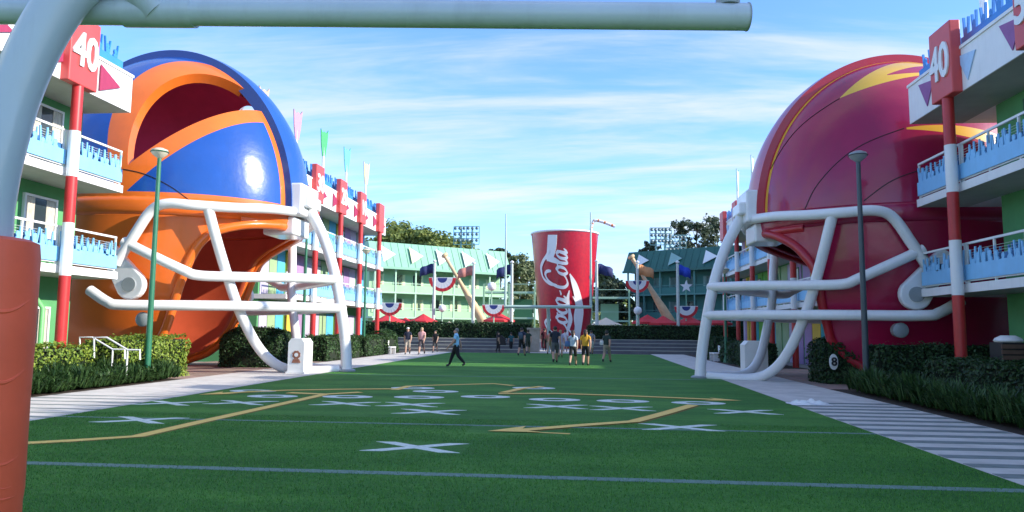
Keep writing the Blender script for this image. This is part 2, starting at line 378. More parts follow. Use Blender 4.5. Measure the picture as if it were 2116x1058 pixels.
me.polygons.add(nb); me.polygons.foreach_set('loop_start', np.arange(0, nb*3, 3, dtype=np.int32)); me.update(calc_edges=True); me.materials.append(leaf_mat('turf fibre', (0.13, 0.36, 0.05), (0.02, 0.11, 0.015), 0.15))
tfo = link('turf_fibre', me, field); tfo['kind'] = 'stuff'
# play diagram on the turf: each mark is a piece of its own, set into the field
def cross_mark(px, py, sc=1.0):
    c = G(px, py); w = 0.56*sc; d = 0.42*sc; t = 0.16*sc
    L = math.hypot(w, d); nx, ny = -d/L*t, w/L*t
    b = MB(); z = 0.005
    P1 = [(-w-nx*0.6, -d-ny*0.6), (-w+nx*-1, -d+ny*1)]
    def bar(sx):
        q = [(-sx*w-t*0.9, -d), (-sx*w+t*0.9, -d), (sx*w+t*0.9, d), (sx*w-t*0.9, d)]
        if sx < 0: pass
        return q
    # one outline for the X
    a = t*0.95; h = d; k = a*d/w
    pts = [(-w-a,-h),(-w+a,-h),(0,-k),(w-a,-h),(w+a,-h),(a,0),(w+a,h),(w-a,h),(0,k),(-w+a,h),(-w-a,h),(-a,0)]
    b.prism([(c.x+x, c.y+y) for x, y in pts], (0,0,-0.01), (1,0,0), (0,1,0), z+0.01)
    b.build('x_mark', turf_white, field)
for px, py in ((860,924),(290,868),(350,833),(499,832),(714,834),(849,836),(888,851),(1150,840),(1285,844),(1538,851),(1406,883)):
    cross_mark(px, py)
def ring_mark(px, py, r_=0.64):
    c = G(px, py); b = MB(); n = 28; vs = []; fs = []
    for i in range(n):
        a = 2*PI*i/n
        for rr in (1.0, 0.45):
            vs.append((c.x+r_*rr*math.cos(a), c.y+r_*0.62*rr*math.sin(a), 0.0045))
    for i in range(n):
        j = (i+1) % n; fs.append((2*i, 2*j, 2*j+1, 2*i+1))
    b.add(vs, fs); b.build('o_mark', turf_white, field)
for px, py in ((523,808),(563,819),(718,820),(853,802),(900,809),(866,821),(1003,820),(1146,826),(1103,802),(1287,829),(1443,833)):
    ring_mark(px, py)
def route(pix, w=0.11, head=None, z=0.009, under=True):
    if under and w > 0.09: route(pix, w+0.055, None, z*0.1+0.0015, False)
    P = [G(x, y) for x, y in pix]; b = MB(); L = []; Rr = []
    for i, p in enumerate(P):
        t = (P[min(i+1, len(P)-1)]-P[max(i-1, 0)]).normalized(); n = Vector((-t.y, t.x, 0))*w
        L.append(p+n); Rr.append(p-n)
    k = len(P); vs = [(v.x, v.y, z) for v in L]+[(v.x, v.y, z) for v in Rr]
    b.add(vs, [(k+i, k+i+1, i+1, i) for i in range(k-1)])
    if head:
        t = (P[-1]-P[-2]).normalized(); n = Vector((-t.y, t.x, 0)); e = P[-1]
        b.add([(q.x, q.y, z+0.0005) for q in (e+t*0.5, e+n*0.42-t*0.35, e-t*0.1, e-n*0.42-t*0.35)], [(0,1,2),(0,2,3)])
    b.build('route_arrow' if under else 'route_border', turf_yellow if under else turf_brown, field)
route([(20,918),(150,911),(285,902),(420,871),(560,840),(672,815)], 0.125, z=0.008)
route([(596,812),(672,815),(745,811)], 0.15, z=0.010)
route([(820,804),(700,805),(590,807),(500,811),(450,814)], 0.13, head=True, z=0.012)
route([(815,806),(845,798),(905,796),(1020,793),(1060,797)], 0.12, z=0.007)
route([(1120,799),(1075,804),(1040,812)], 0.12, z=0.013)
route([(1030,814),(1150,814),(1280,818),(1400,823),(1490,827)], 0.13, head=True, z=0.014)
route([(1432,838),(1370,856),(1310,872),(1200,880),(1090,889),(1065,890)], 0.13, head=True, z=0.015)
route([(1090,893),(1135,895),(1178,897)], 0.05, z=0.006)

# ------------------------------------------------------------------ foreground goal post
CD = Vector((Fv.x, Fv.y, 0)).normalized()
def PD(px, py, depth): return CP + ray(px, py)*depth       # at a camera depth
gp = thing('goal_post', 'blue grey goal post with curved neck and red padded base overhanging the turf', 'goal post', (-2.75, 3.05, 0))
GD = 3.35
ca = PD(1543, 35, GD); cbp = PD(-700, 22, GD); cbp.z = ca.z
b = MB(); b.tube([ca, ca+(cbp-ca)*0.3, ca+(cbp-ca)*0.7, cbp], 0.0615, 28); b.build('crossbar', goal_grey, gp, True)
capb = MB(); dcap = (ca-cbp).normalized(); capb.tube([ca+dcap*0.0, ca+dcap*0.006], 0.064, 28); capb.build('end_cap', steel, gp, True)
for q, nm in ((ca+(cbp-ca).normalized()*0.085, 'upright'), (cbp-(cbp-ca).normalized()*0.085, 'upright')):
    b = MB(); b.tube([q+Vector((0,0,0.085)), q+Vector((0,0,6.0))], 0.045, 20); b.build(nm, goal_grey, gp, True)
    b = MB(); b.tube([q+Vector((0,0,0.05)), q+Vector((0,0,0.088))], 0.054, 20); b.build('collar', steel, gp, True)
neck_px = [(-30,700,3.05),(-30,480,3.05),(-20,390,3.06),(-1,300,3.08),(32,190,3.12),(84,75,3.17),(146,-15,3.22),(205,-58,3.27),(255,-52,3.31),(297,-12,3.34),(330,24,3.36)]
npts = catmull([PD(x, y, d) for x, y, d in neck_px], 8)
b = MB(); b.tube(npts, [0.098-0.018*max(0, (i/len(npts)-0.6)/0.4) for i in range(len(npts))], 28); b.build('gooseneck', goal_grey, gp, True)
b = MB(); q = PD(330, 24, 3.36); dcb = (cbp-ca).normalized()
b.tube([q-dcb*0.16, q+dcb*0.16], 0.072, 28); b.build('crossbar_sleeve', goal_grey, gp, True)
pc = PD(-38, 600, 3.05)
b = MB(); n = 40; prof = [(0.235,0.0),(0.25,0.03),(0.252,0.3),(0.246,0.62),(0.252,0.66),(0.247,0.95),(0.253,1.0),(0.249,1.35),(0.252,1.6),(0.25,1.93),(0.242,1.985),(0.2,2.0),(0.11,2.005)]
ptop = PD(40, 492, 3.05).z
prof = [(r_*0.80, z*ptop/2.0) for r_, z in prof]
b.lathe(prof, (pc.x, pc.y, 0.0), n); pad = b.build('post_pad', pad_red, gp, True, 50)
for k, z0 in enumerate((0.36, 0.61, 0.74, 0.98, 1.05, 1.16, 1.47, 1.72)):      # creases of the vinyl wrap
    c_ = MB(); ring = []
    for i in range(25):
        a = -2.6+3.4*i/24; ring.append((pc.x+0.193*math.cos(a), pc.y+0.193*math.sin(a), (z0+0.03*math.sin(a*2+k)+0.015*math.sin(a*5))*ptop/2.0))
    c_.tube(ring, [0.013*math.sin(PI*i/24)+0.0005 for i in range(25)], 8); c_.build('crease', pad_red, pad, True)

# ------------------------------------------------------------------ hotel wings with balconies
def crowd_outline(mb, L, hbase, hmax, rng, mi=0, step=0.34, th=0.03):
    """cut-out of cheering figures: a base strip with heads and raised arms, standing in the local YZ plane"""
    mb.box(-th/2, th/2, 0.0, L, 0.0, hbase, mi)
    y = 0.14
    while y < L-0.12:
        hs = hmax*rng.uniform(0.62, 0.80); w = rng.uniform(0.085, 0.115)
        mb.prism([(y-w, hbase-0.004), (y+w, hbase-0.004), (y+w*0.95, hs-0.20), (y+w*0.45, hs-0.14), (y-w*0.45, hs-0.14), (y-w*0.95, hs-0.20)], (-th/2,0,0), (0,1,0), (0,0,1), th, mi)
        hd = [(y+0.07*math.cos(a*PI/4), hs-0.075+0.085*math.sin(a*PI/4)) for a in range(8)]
        mb.prism(hd, (-th/2+0.002,0,0), (0,1,0), (0,0,1), th-0.004, mi)
        for s in (-1, 1):
            if rng.random() < 0.72:
                top = hmax*rng.uniform(0.86, 1.0); sw = rng.uniform(0.0, 0.07)
                mb.prism([(y+s*w*0.55, hs-0.24), (y+s*w*1.0, hs-0.26), (y+s*(w*1.05+sw), top), (y+s*(w*0.60+sw), top)][::s], (-th/2-0.002,0,0), (0,1,0), (0,0,1), th+0.004, mi)
        y += step*rng.uniform(0.85, 1.12)
CROWD = {}
def crowd_mesh(kind, L, m):
    key = (kind, round(L, 2), random.randrange(3))
    if key not in CROWD:
        mb = MB(); rng = random.Random(hash(key) % 1000 if False else len(CROWD)*17+3)
        if kind == 'rail': crowd_outline(mb, L, 0.42, 0.88, rng, step=0.29)
        elif kind == 'back':
            crowd_outline(mb, L, 0.60, 0.84, rng, step=0.36)
        else: crowd_outline(mb, L, 0.45, 1.0, rng, step=0.42, th=0.06)
        CROWD[key] = mb.mesh('crowd', m)
    return CROWD[key]
def place(name, me, loc, parent):
    o = bpy.data.objects.new(name, me); col.objects.link(o); o.location = loc; setpar(o, parent); return o

S1, S2, RF0, RF1 = 3.22, 6.05, 8.74, 9.92
wall_cols = [mat('wall yellow', (0.72, 0.48, 0.06), 0.75, 0.12, 1.0, dirt=0.1), mat('wall sky blue', (0.10, 0.45, 0.68), 0.75, 0.12, 1.0, dirt=0.1),
             mat('wall lilac', (0.38, 0.24, 0.42), 0.75, 0.12, 1.0, dirt=0.1), mat('wall bright green', (0.12, 0.42, 0.06), 0.75, 0.12, 1.0, dirt=0.1),
             mat('wall pale lavender', (0.48, 0.44, 0.56), 0.75, 0.12, 1.0, dirt=0.1), mat('wall teal', (0.03, 0.30, 0.34), 0.75, 0.12, 1.0, dirt=0.1),
             mat('wall pale green', (0.32, 0.45, 0.24), 0.75, 0.12, 1.0, dirt=0.1)]
def wing(name, label, fx, d, y0, y1, cols, zo, signs, detail_y, wall_y1, coloured=False, group=None):
    t = thing(name, label, 'building', (fx+d*4, (y0+y1)/2, 0), group)
    depth = 9.0; wx = fx+d*1.5
    # floors
    for zb, zt in ((S1, S1+0.24), (S2, S2+0.24)):
        b = MB(); b.box(fx, fx+d*depth, y0, y1, zb+zo, zt+zo); b.build('floor_slab', wall_white, t)
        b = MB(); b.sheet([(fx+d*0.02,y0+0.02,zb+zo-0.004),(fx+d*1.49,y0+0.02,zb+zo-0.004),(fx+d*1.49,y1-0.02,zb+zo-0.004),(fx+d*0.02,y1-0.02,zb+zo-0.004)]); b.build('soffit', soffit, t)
    b = MB(); b.box(fx-d*0.10, fx+d*depth, y0, y1, RF0+zo, RF1+zo); b.build('roof_fascia', wall_white, t)
    b = MB(); b.box(fx-d*0.14, fx+d*0.3, y0-0.02, y1+0.02, RF1+zo+0.002, RF1+zo+0.09); b.build('coping', wall_white, t)
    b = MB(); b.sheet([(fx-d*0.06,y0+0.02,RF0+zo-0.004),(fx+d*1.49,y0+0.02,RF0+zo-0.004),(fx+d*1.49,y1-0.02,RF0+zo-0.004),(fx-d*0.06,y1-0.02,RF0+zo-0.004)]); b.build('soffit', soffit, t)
    for k, (za, zb) in enumerate(((-0.03-zo, S1-0.006), (S1+0.242, S2-0.006), (S2+0.242, RF0-0.006))):
        b = MB(); b.box(wx, fx+d*depth, y0+0.03, wall_y1, za+zo, zb+zo); b.build('wall', green_wall, t)
    # columns and yard signs
    cxp = fx-d*0.21
    for i, yc in enumerate(cols):
        b = MB(); n = 18
        segs = [(0.0, S1-0.08, 0), (S1-0.08, S1+1.45, 1), (S1+1.45, S2-0.03, 0), (S2-0.03, S2+1.32, 1), (S2+1.32, RF0+0.25, 0)]
        for za, zb, mi in segs: b.tube([(cxp, yc, max(za+zo, 0.0) if za == 0 else za+zo), (cxp, yc, zb+zo)], 0.152 if mi == 0 else 0.155, n, True, mi)
        c = b.build('column', (red_paint, white_paint), t, True, 40)
        if i < len(signs) and signs[i] is not None:
            b = MB(); b.box(cxp-d*0.16, cxp+d*0.13, yc-0.62, yc+0.62, RF0+zo-0.02, RF0+zo+2.05, 0)
            sg = b.build('sign_board', red_sign, t)
            bv = sg.modifiers.new('bevel', 'BEVEL'); bv.width = 0.03; bv.segments = 2
            if signs[i]:
                place_text(signs[i], 1.38, (cxp-d*0.185, yc, RF0+zo+0.98), (0, -d, 0), (0, 0, 1), white_paint, sg, 'numerals', 0.035, 0.78, 0.022)
    # balcony bays
    ed = sorted([y0+0.05]+[c for c in cols]+[y1-0.05])
    for ya, yb in zip(ed, ed[1:]):
        L = yb-ya-0.06
        if L < 0.4: continue
        for zs in (S1+0.24, S2+0.24):
            z = zs+zo; xr = fx+d*0.07
            rb = MB()
            rb.box(xr-0.03, xr+0.03, ya+0.03, yb-0.03, z+1.08, z+1.14); rb.box(xr-0.022, xr+0.022, ya+0.03, yb-0.03, z+0.06, z+0.10)
            npst = max(2, int(L/1.35)+1)
            for k in range(npst):
                yy = ya+0.06+(L-0.06)*k/(npst-1); rb.box(xr-0.025, xr+0.025, yy-0.025, yy+0.025, z, z+1.08)
            for k in range(1, 5): rb.box(xr+0.006, xr+0.012, ya+0.05, yb-0.05, z+0.98-k*0.07, z+0.986-k*0.07)
            rail = rb.build('railing', white_paint, t)
            if yb > detail_y:
                place('crowd_panel', crowd_mesh('rail', L, rail_blue), (xr-d*0.055, ya+0.03, z+0.10), t)
                place('crowd_panel', crowd_mesh('back', L, rail_blue2), (xr+d*0.06, ya+0.03, z+0.10), t)
        if yb > detail_y:
            place('rooftop_crowd', crowd_mesh('roof', L, roof_blue), (fx+d*0.25, ya+0.03, RF1+zo+0.09), t)
            # pennants on the fascia
            npn = max(1, int(L/2.0))
            for k in range(npn):
                yy = ya+(k+0.5)*(yb-ya)/npn+0.15; pm = (pen_maroon if d < 0 else (pen_purple, pen_blue)[k % 2])
                b = MB(); zc = RF0+zo+0.62
                if d < 0: poly = [(yy-0.45, zc+0.42), (yy-0.45, zc-0.42), (yy+0.55, zc)]
                else: poly = [(yy-0.05, zc-0.42), (yy+0.45, zc+0.40), (yy-0.5, zc+0.25)]
                b.prism(poly if d > 0 else poly, (fx-d*0.135, 0, 0), (0,1,0), (0,0,1), 0.03); b.build('pennant', pm, t)
            # doors and windows on each storey
            for k, zs in enumerate((0.12-zo, S1+0.24, S2+0.24)):
                z = zs+zo
                if coloured:
                    npan = 3
                    for q in range(npan if True else 0):
                        wa = ya+0.12+(yb-ya-0.2)*q/npan; wb = ya+0.12+(yb-ya-0.2)*(q+0.93)/npan
                        if wb > wall_y1-0.05: continue
                        b = MB(); b.box(wx-d*0.05, wx+d*0.02, wa, wb, z-0.09 if k else -0.02, z+2.5)
                        b.build('wall_panel', wall_cols[(int(ya*0.9)+q*2) % 7], t)
                mid = (ya+yb)/2
                opts = ((mid-1.15, 'window'), (mid+0.9, 'door')) if L > 3 else ((ya+0.95, 'window'),)
                if coloured: opts = () if k == 0 else ((mid-1.2, 'door'),)
                for yy, kind in opts:
                    w = 0.62 if kind == 'window' else 0.48
                    if yy-w < ya+0.2 or yy+w > min(yb, wall_y1)-0.1 or L < 1.8: 
                        continue
                    zb0 = z+0.35 if kind == 'window' else z; zt0 = z+2.1
                    b = MB(); xf = wx-d*0.06; fw = 0.07
                    for (a0, a1, c0, c1) in ((yy-w-fw, yy-w, zb0, zt0), (yy+w, yy+w+fw, zb0, zt0), (yy-w-fw, yy+w+fw, zt0, zt0+fw), (yy-w-fw, yy+w+fw, zb0-fw, zb0)):
                        b.box(xf-d*0.03, xf+d*0.058, a0, a1, c0, c1)
                    wf = b.build(kind, dkgreen if kind == 'door' else white_paint, t)
                    if kind == 'window':
                        b = MB(); b.box(xf+d*0.01, xf+d*0.03, yy-w, yy+w, zb0, zt0); b.build('pane', glass, wf)
                        b = MB(); nn = 12
                        for s in (-1, 1):
                            pts = [(yy+s*(w-0.02-0.36*q/nn), 0.012*math.sin(q*1.9)) for q in range(nn+1)]
                            for (ya_, xa_), (yb_, xb_) in zip(pts, pts[1:]):
                                b.add([(xf-d*0.004+xa_, ya_, zb0+0.01), (xf-d*0.004+xb_, yb_, zb0+0.01), (xf-d*0.004+xb_, yb_, zt0-0.01), (xf-d*0.004+xa_, ya_, zt0-0.01)], [(0,1,2,3)])
                        b.build('curtain', curtain, wf)
                    else:
                        b = MB(); b.box(xf+d*0.0, xf+d*0.04, yy-w, yy+w, zb0, zt0); b.build('door_leaf', door_paint, wf)
                        b = MB(); b.tube([(xf-d*0.04, yy+w-0.08, z+1.0), (xf-d*0.01, yy+w-0.08, z+1.0)], 0.03, 8); b.build('handle', steel, wf, True)
    return t
wing('hotel_wing', 'green hotel wing with sunlit balconies ending beside the blue and orange helmet', -15.0, -1, -6.0, 22.4,
     [19.7, 15.5, 11.3, 7.1, 2.9], 0.0, ['40', '50', None], 9.0, 22.3)
dpp = PX(84, 700, -15.15)
b = MB(); b.tube([(-15.15, dpp.y, 0.3), (-15.15, dpp.y, 2.2), (-15.4, dpp.y, 2.5)], 0.07, 10); tag(b.build("downpipe", mat("bright green pipe", (0.16,0.50,0.16), 0.5, 0.1), None, True), "bright green downpipe beside the red column of the sunlit near wing", "pipe")
wing('hotel_wing', 'shaded green hotel wing with pale fascia ending beside the maroon helmet', 10.5, 1, 0.0, 24.1,
     [21.4, 17.2, 13.0, 8.8, 4.6], -0.38, ['40', '50', None], 9.0, 22.2)
wing('hotel_wing', 'sunlit hotel wing with rainbow coloured wall panels beyond the blue and orange helmet', -15.0, -1, 36.0, 54.0,
     [39.3, 43.4, 47.5, 52.0], -0.03, ['30', '20', '10', '']+[None], 30.0, 53.9, True)
wing('hotel_wing', 'shaded hotel wing with coloured wall panels beyond the maroon helmet', 10.5, 1, 35.0, 57.0,
     [37.3, 41.7, 46.1, 50.5, 55.0], -0.30, ['50', '30', '20', '10', ''], 30.0, 56.9, True)

# banners on the roofs of the far wings
def banner(px, ptop, x, hue, label, zbase, h=4.3):
    y = PX(px, ptop, x).y; zt = PX(px, ptop, x).z
    t = thing('roof_banner', label, 'banner', (x, y, zbase), 'banners on the wing roofs')
    b = MB(); b.tube([(x, y, zbase), (x, y, zt-1.0)], [0.10, 0.07], 10); b.build('pole', white_paint, t, True)
    b = MB(); w = 0.32; hh = 1.75
    vs = []; fs = []
    outl = [(-w, hh), (-w*0.5, hh*0.87), (0, hh*0.93), (w*0.5, hh*0.87), (w, hh), (w*0.78, hh*0.45), (0.12, 0.0), (-0.12, 0.0), (-w*0.78, hh*0.45)]
    b.prism([(yy, zt-hh+zz) for yy, zz in outl], (x, y, 0), (0.45, 0.89, 0), (0, 0, 1), 0.07)
    b.build('banner_cloth', mat('banner '+label.split()[0], hue, 0.7, 0.12), t)
banner(545, 180, -16.6, (0.58, 0.40, 0.28), 'cream peach notched banner rising just behind the blue helmet ridge', 9.9)
banner(615, 228, -16.6, (0.50, 0.26, 0.36), 'pink notched banner on the rainbow wing roof', 9.9)
banner(670, 268, -16.6, (0.05, 0.38, 0.14), 'green notched banner on the rainbow wing roof', 9.9)
banner(717, 305, -16.6, (0.12, 0.48, 0.46), 'aqua notched banner on the rainbow wing roof', 9.9)
banner(757, 335, -16.6, (0.58, 0.54, 0.30), 'pale yellow notched banner on the rainbow wing roof end', 9.9)
banner(1523, 350, 12.1, (0.45, 0.62, 0.55), 'thin sage banner on the shaded far wing roof', 9.6)
banner(1553, 322, 12.1, (0.30, 0.55, 0.62), 'thin teal banner beside the maroon helmet brow', 9.6)
fp = thing('roof_pole', 'white flag pole on the shaded near wing roof behind blue crowd cutouts', 'pole', (12.2, 21.6, 9.6))
b = MB(); b.tube([(12.2, 22.9, 9.54), (12.2, 22.9, 14.5)], 0.11, 12); b.build('shaft', white_paint, fp, True)
b = MB(); b.lathe([(0.22, 0), (0.22, 0.06), (0.13, 0.10)], (12.2, 22.9, 9.545), 12); b.build('base_flange', steel, fp, True)

# ------------------------------------------------------------------ giant football helmets
HA, HB, HC, HZ = 5.42, 4.3, 6.85, 6.45
OL = Vector((-17.2, 29.2, 0))
def helmet(name, label, O, sg, k, pal, is_left, HC):
    t = thing(name, label, 'helmet', O)
    def W(p): return Vector((O.x+sg*k*p[0], O.y+k*p[1], k*p[2]))
    def loc(w): return Vector(((w.x-O.x)*sg/k, (w.y-O.y)/k, w.z/k))
    def dome_hit(px, py, inflate=1.0):
        o = loc(CP); dw = ray(px, py); d = Vector((dw.x*sg/k, dw.y/k, dw.z/k))
        s = Vector((1/HA, 1/HB, 1/HC))/inflate; oo = Vector((o.x*s.x, o.y*s.y, (o.z-HZ)*s.z)); dd = Vector((d.x*s.x, d.y*s.y, d.z*s.z))
        A = dd.dot(dd); B = 2*oo.dot(dd); C = oo.dot(oo)-1; D = B*B-4*A*C
        if D < 0: print('MISS', label[:20], px, py)
        if D < 0: tt = -B/(2*A)
        else: tt = (-B-math.sqrt(D))/(2*A)
        return o+d*tt
    def emit(nm, vs, fs, mats, parent=t, smooth=True, solid=0.0, ang=35):
        m_ = MB(); m_.add([W(v) for v in vs], fs)
        o = m_.build(nm, mats, parent, smooth, ang, flip=(sg < 0))
        if solid:
            md = o.modifiers.new('thickness', 'SOLIDIFY'); md.thickness = solid; md.offset = -1; md.material_offset = 1; md.material_offset_rim = 0 if len(mats) < 3 else 2
            md.use_even_offset = False
        return o
    YR = 1.0
    # --- dome flanks, cut by planes into panels, bands and the opening
    bm = bmesh.new(); na, nf = 36, 72; a0 = math.asin(YR/HB); grid = []
    for i in range(na+1):
        al = a0+(PI/2-a0-0.004)*i/na
        grid.append([bm.verts.new((HA*math.cos(al)*math.cos(PI*j/nf), -HB*math.sin(al), HZ+HC*math.cos(al)*math.sin(PI*j/nf))) for j in range(nf+1)])
    for i in range(na):
        for j in range(nf): bm.faces.new((grid[i][j], grid[i+1][j], grid[i+1][j+1], grid[i][j+1]))
    bmesh.ops.recalc_face_normals(bm, faces=bm.faces)
    fc = bm.faces[:][len(bm.faces)//2]
    if fc.normal.dot(fc.calc_center_median()-Vector((0, 0, HZ))) < 0: bmesh.ops.reverse_faces(bm, faces=bm.faces)
    def plane(pix, ref):
        a, b_, c = [dome_hit(*p) for p in pix]; n = (b_-a).cross(c-a).normalized(); rp = dome_hit(*ref)
        if n.dot(rp-a) < 0: n = -n
        bmesh.ops.bisect_plane(bm, geom=bm.verts[:]+bm.edges[:]+bm.faces[:], plane_co=a, plane_no=n, dist=1e-5)
        return lambda p: n.dot(p-a) > 0
    def cutp(co, no):
        bmesh.ops.bisect_plane(bm, geom=bm.verts[:]+bm.edges[:]+bm.faces[:], plane_co=co, plane_no=no, dist=1e-5)
    cutp((0, -YR-0.24, 0), (0, 1, 0)); cutp((0, 0, HZ+0.16), (0, 0, 1))
    zones = {}
    if is_left:
        ref = (370, 230)
        p1u = plane([(268,338),(400,256),(540,230)], ref); p1l = plane([(258,398),(400,292),(560,257)], ref)
        p2i = plane([(264,338),(282,240),(340,172)], ref); p2o = plane([(222,300),(245,205),(315,140)], ref)
        def cls(p):
            if p1u(p) and p2i(p): return None
            if p.z < HZ+0.16: return 'band'
            if p.y > -YR-0.24 and not (p1u(p) and not p2o(p)): return 'band'
            if p2o(p) and p1l(p): return 'band'
            return 'shell'
    else:
        q1 = plane([(1735,203),(1800,150),(1890,116)], (1850,150)); q2 = plane([(1735,203),(1830,170),(1900,156)], (1800,120))
        q4 = plane([(1858,266),(1940,258),(2020,266)], (1940,300)); q5 = plane([(1858,267),(1940,272),(2020,288)], (1940,230))
        n1 = plane([(1828,156),(1865,143),(1900,137)], (1865,170)); n2 = plane([(1828,156),(1865,152),(1900,150)], (1865,120))
        def cls(p):
            if p.y > -YR-0.24: return 'band2' if p.y > -YR-0.10 else 'band'
            if q1(p) and q2(p) and p.x < 2.8 and not (n1(p) and n2(p) and p.x < 0.9): return 'band'
            if q4(p) and q5(p) and p.x < 0.9: return 'band'
            return 'shell'
        cutp((0, -YR-0.10, 0), (0, 1, 0)); cutp((2.8, 0, 0), (1, 0, 0)); cutp((0.9, 0, 0), (1, 0, 0))
    bm.faces.ensure_lookup_table()
    for fa in bm.faces:
        z = cls(fa.calc_center_median())
        if z: zones.setdefault(z, []).append([v.co.copy() for v in fa.verts])
    bm.free()
    mats = {'shell': pal['shell'], 'band': pal['band'], 'band2': pal['ridge']}
    def enorm(c):
        n = Vector((c.x/HA**2, c.y/HB**2, (c.z-HZ)/HC**2)); n.normalize(); return n
    for z, polys in zones.items():
        for s in (1, -1):
            idx = {}; vs = []; fs = []
            for pl in polys:
                f_ = []
                for c in pl:
                    key = (round(c.x, 4), round(c.y, 4), round(c.z, 4))
                    if key not in idx: idx[key] = len(vs); vs.append(Vector((c.x, c.y*s, c.z)))
                    f_.append(idx[key])
                f_ = list(dict.fromkeys(f_))
                if len(f_) > 2: fs.append(tuple(f_ if s > 0 else reversed(f_)))
            o = emit({'shell': 'dome_panel', 'band': 'painted_band', 'band2': 'painted_band'}[z], vs, fs, (mats[z],))
            nn = [enorm(v) for v in vs]
            o.data.normals_split_custom_set_from_vertices([Vector((sg*n.x, n.y, n.z)) for n in nn])
    # lining: the whole flank set inwards, and the cut edges closed towards it
    for s in (1, -1):
        idx = {}; vs = []; fs = []; ecount = {}
        for polys in zones.values():
            for pl in polys:
                f_ = []
                for c in pl:
                    key = (round(c.x, 4), round(c.y, 4), round(c.z, 4))
                    if key not in idx: idx[key] = len(vs); vs.append(Vector((c.x, c.y, c.z)))
                    f_.append(idx[key])
                f_ = list(dict.fromkeys(f_))
                if len(f_) > 2: fs.append(f_)
        for f_ in fs:
            for a, b_ in zip(f_, f_[1:]+f_[:1]): ecount[(a, b_)] = 1
        bnd = [e for e in ecount if (e[1], e[0]) not in ecount]
        inn = [v-enorm(v)*0.42 for v in vs]
        sy = lambda v: Vector((v.x, v.y*s, v.z))
        lf = [tuple(reversed(f_)) if s > 0 else tuple(f_) for f_ in fs]
        emit('dome_lining', [sy(v) for v in inn], lf, (pal['inside'],))
        rv = [sy(v) for v in vs]+[sy(v) for v in inn]; n0 = len(vs)
        rf = [((b_, a, n0+a, n0+b_) if s > 0 else (a, b_, n0+b_, n0+a)) for a, b_ in bnd]
        emit('opening_rim', rv, rf, (pal['band'] if is_left else pal['ridge'],), ang=30)
    # --- raised ridge over the crown
    vs = []; fs = []; nfr = 84; rA, rC = HA+0.12, HC+0.12
    prof = [(-YR, -0.5), (-YR, 0.0), (-YR*0.5, 0.09), (0, 0.12), (YR*0.5, 0.09), (YR, 0.0), (YR, -0.5)]
    for j in range(nfr+1):
        ph = R(1)+(PI-R(2))*j/nfr
        for (yy, dr) in prof: vs.append(((rA+dr)*math.cos(ph), yy, HZ+(rC+dr)*math.sin(ph)))
    m = len(prof)
    for j in range(nfr):
        for i in range(m): i2 = (i+1) % m; fs.append((j*m+i, j*m+i2, (j+1)*m+i2, (j+1)*m+i))
    top = [f_ for f_ in fs if f_[0] % m in (1, 2, 3, 4)]; side = [f_ for f_ in fs if f_[0] % m not in (1, 2, 3, 4)]
    rd = emit('crown_ridge', vs, [tuple(reversed(x)) for x in top], (pal['ridge'],), ang=60)
    emit('ridge_side', vs, [tuple(reversed(x)) for x in side], (pal['ridge_side'],), rd, ang=30)
    # --- lower shell with the face opening
    def sc(z): return interp([(0.0, 0.70), (0.6, 0.775), (1.6, 0.86), (3.0, 0.93), (4.6, 0.975), (5.8, 0.995), (HZ, 1.0)], z)
    XE = [(0,-0.8),(0.15,0.0),(0.5,0.9),(1.0,1.5),(1.6,1.9),(2.44,2.2),(3.74,2.6),(4.6,2.95),(5.2,3.4),(5.5,4.0),(5.7,4.8),(5.75,5.2)] if is_left else \
         [(0,0.8),(0.3,1.7),(0.71,2.4),(0.94,2.84),(1.5,3.3),(2.6,3.62),(4.13,3.88),(5.0,4.35),(5.45,4.8),(5.75,5.2)]
    FO = 0.9 if is_left else 2.9         # the far cheek is cut further back
    def xe(z, far=False): return interp(XE, z)-(FO*max(0.0, min(1.0, (5.72-z)/0.9)) if far else 0.0)
    zt = 5.77; rows = [0.05, 0.1, 0.22, 0.28, 0.4]+[zt*i/34 for i in range(30)]+[5.2, 5.35, 5.47, 5.57, 5.65, 5.71, 5.75, zt]
    rows = sorted(set(round(z, 4) for z in rows)); nc = 72; vs = []; fs = []
    for z in rows:
        s_ = sc(z); the = 0.0 if z >= zt-1e-4 else math.acos(min(1, xe(z)/(HA*s_))); thf = 0.0 if z >= zt-1e-4 else math.acos(max(-1, min(1, xe(z, True)/(HA*s_))))
        for j in range(nc+1):
            th = thf+(2*PI-the-thf)*j/nc; vs.append((HA*s_*math.cos(th), HB*s_*math.sin(th), z))
    w_ = nc+1
    for i in range(len(rows)-1):
        for j in range(nc): fs.append((i*w_+j, i*w_+j+1, (i+1)*w_+j+1, (i+1)*w_+j))
    emit('cheek_shell', vs, fs, (pal['lower'], pal['inside2']), solid=0.36, ang=50)
    vs = []; fs = []; rows2 = [zt, 5.95, 6.1, 6.25, HZ]
    for z in rows2:
        s_ = sc(z)*(1.0+0.012*math.sin(PI*(z-zt)/(HZ-zt)))
        for j in range(nc): th = 2*PI*j/nc; vs.append((HA*s_*math.cos(th), HB*s_*math.sin(th), z))
    for i in range(len(rows2)-1):
        for j in range(nc): j2 = (j+1) % nc; fs.append((i*nc+j, i*nc+j2, (i+1)*nc+j2, (i+1)*nc+j))
    emit('brow_band', vs, fs, (pal['lower'], pal['inside2']), solid=0.36, ang=50)
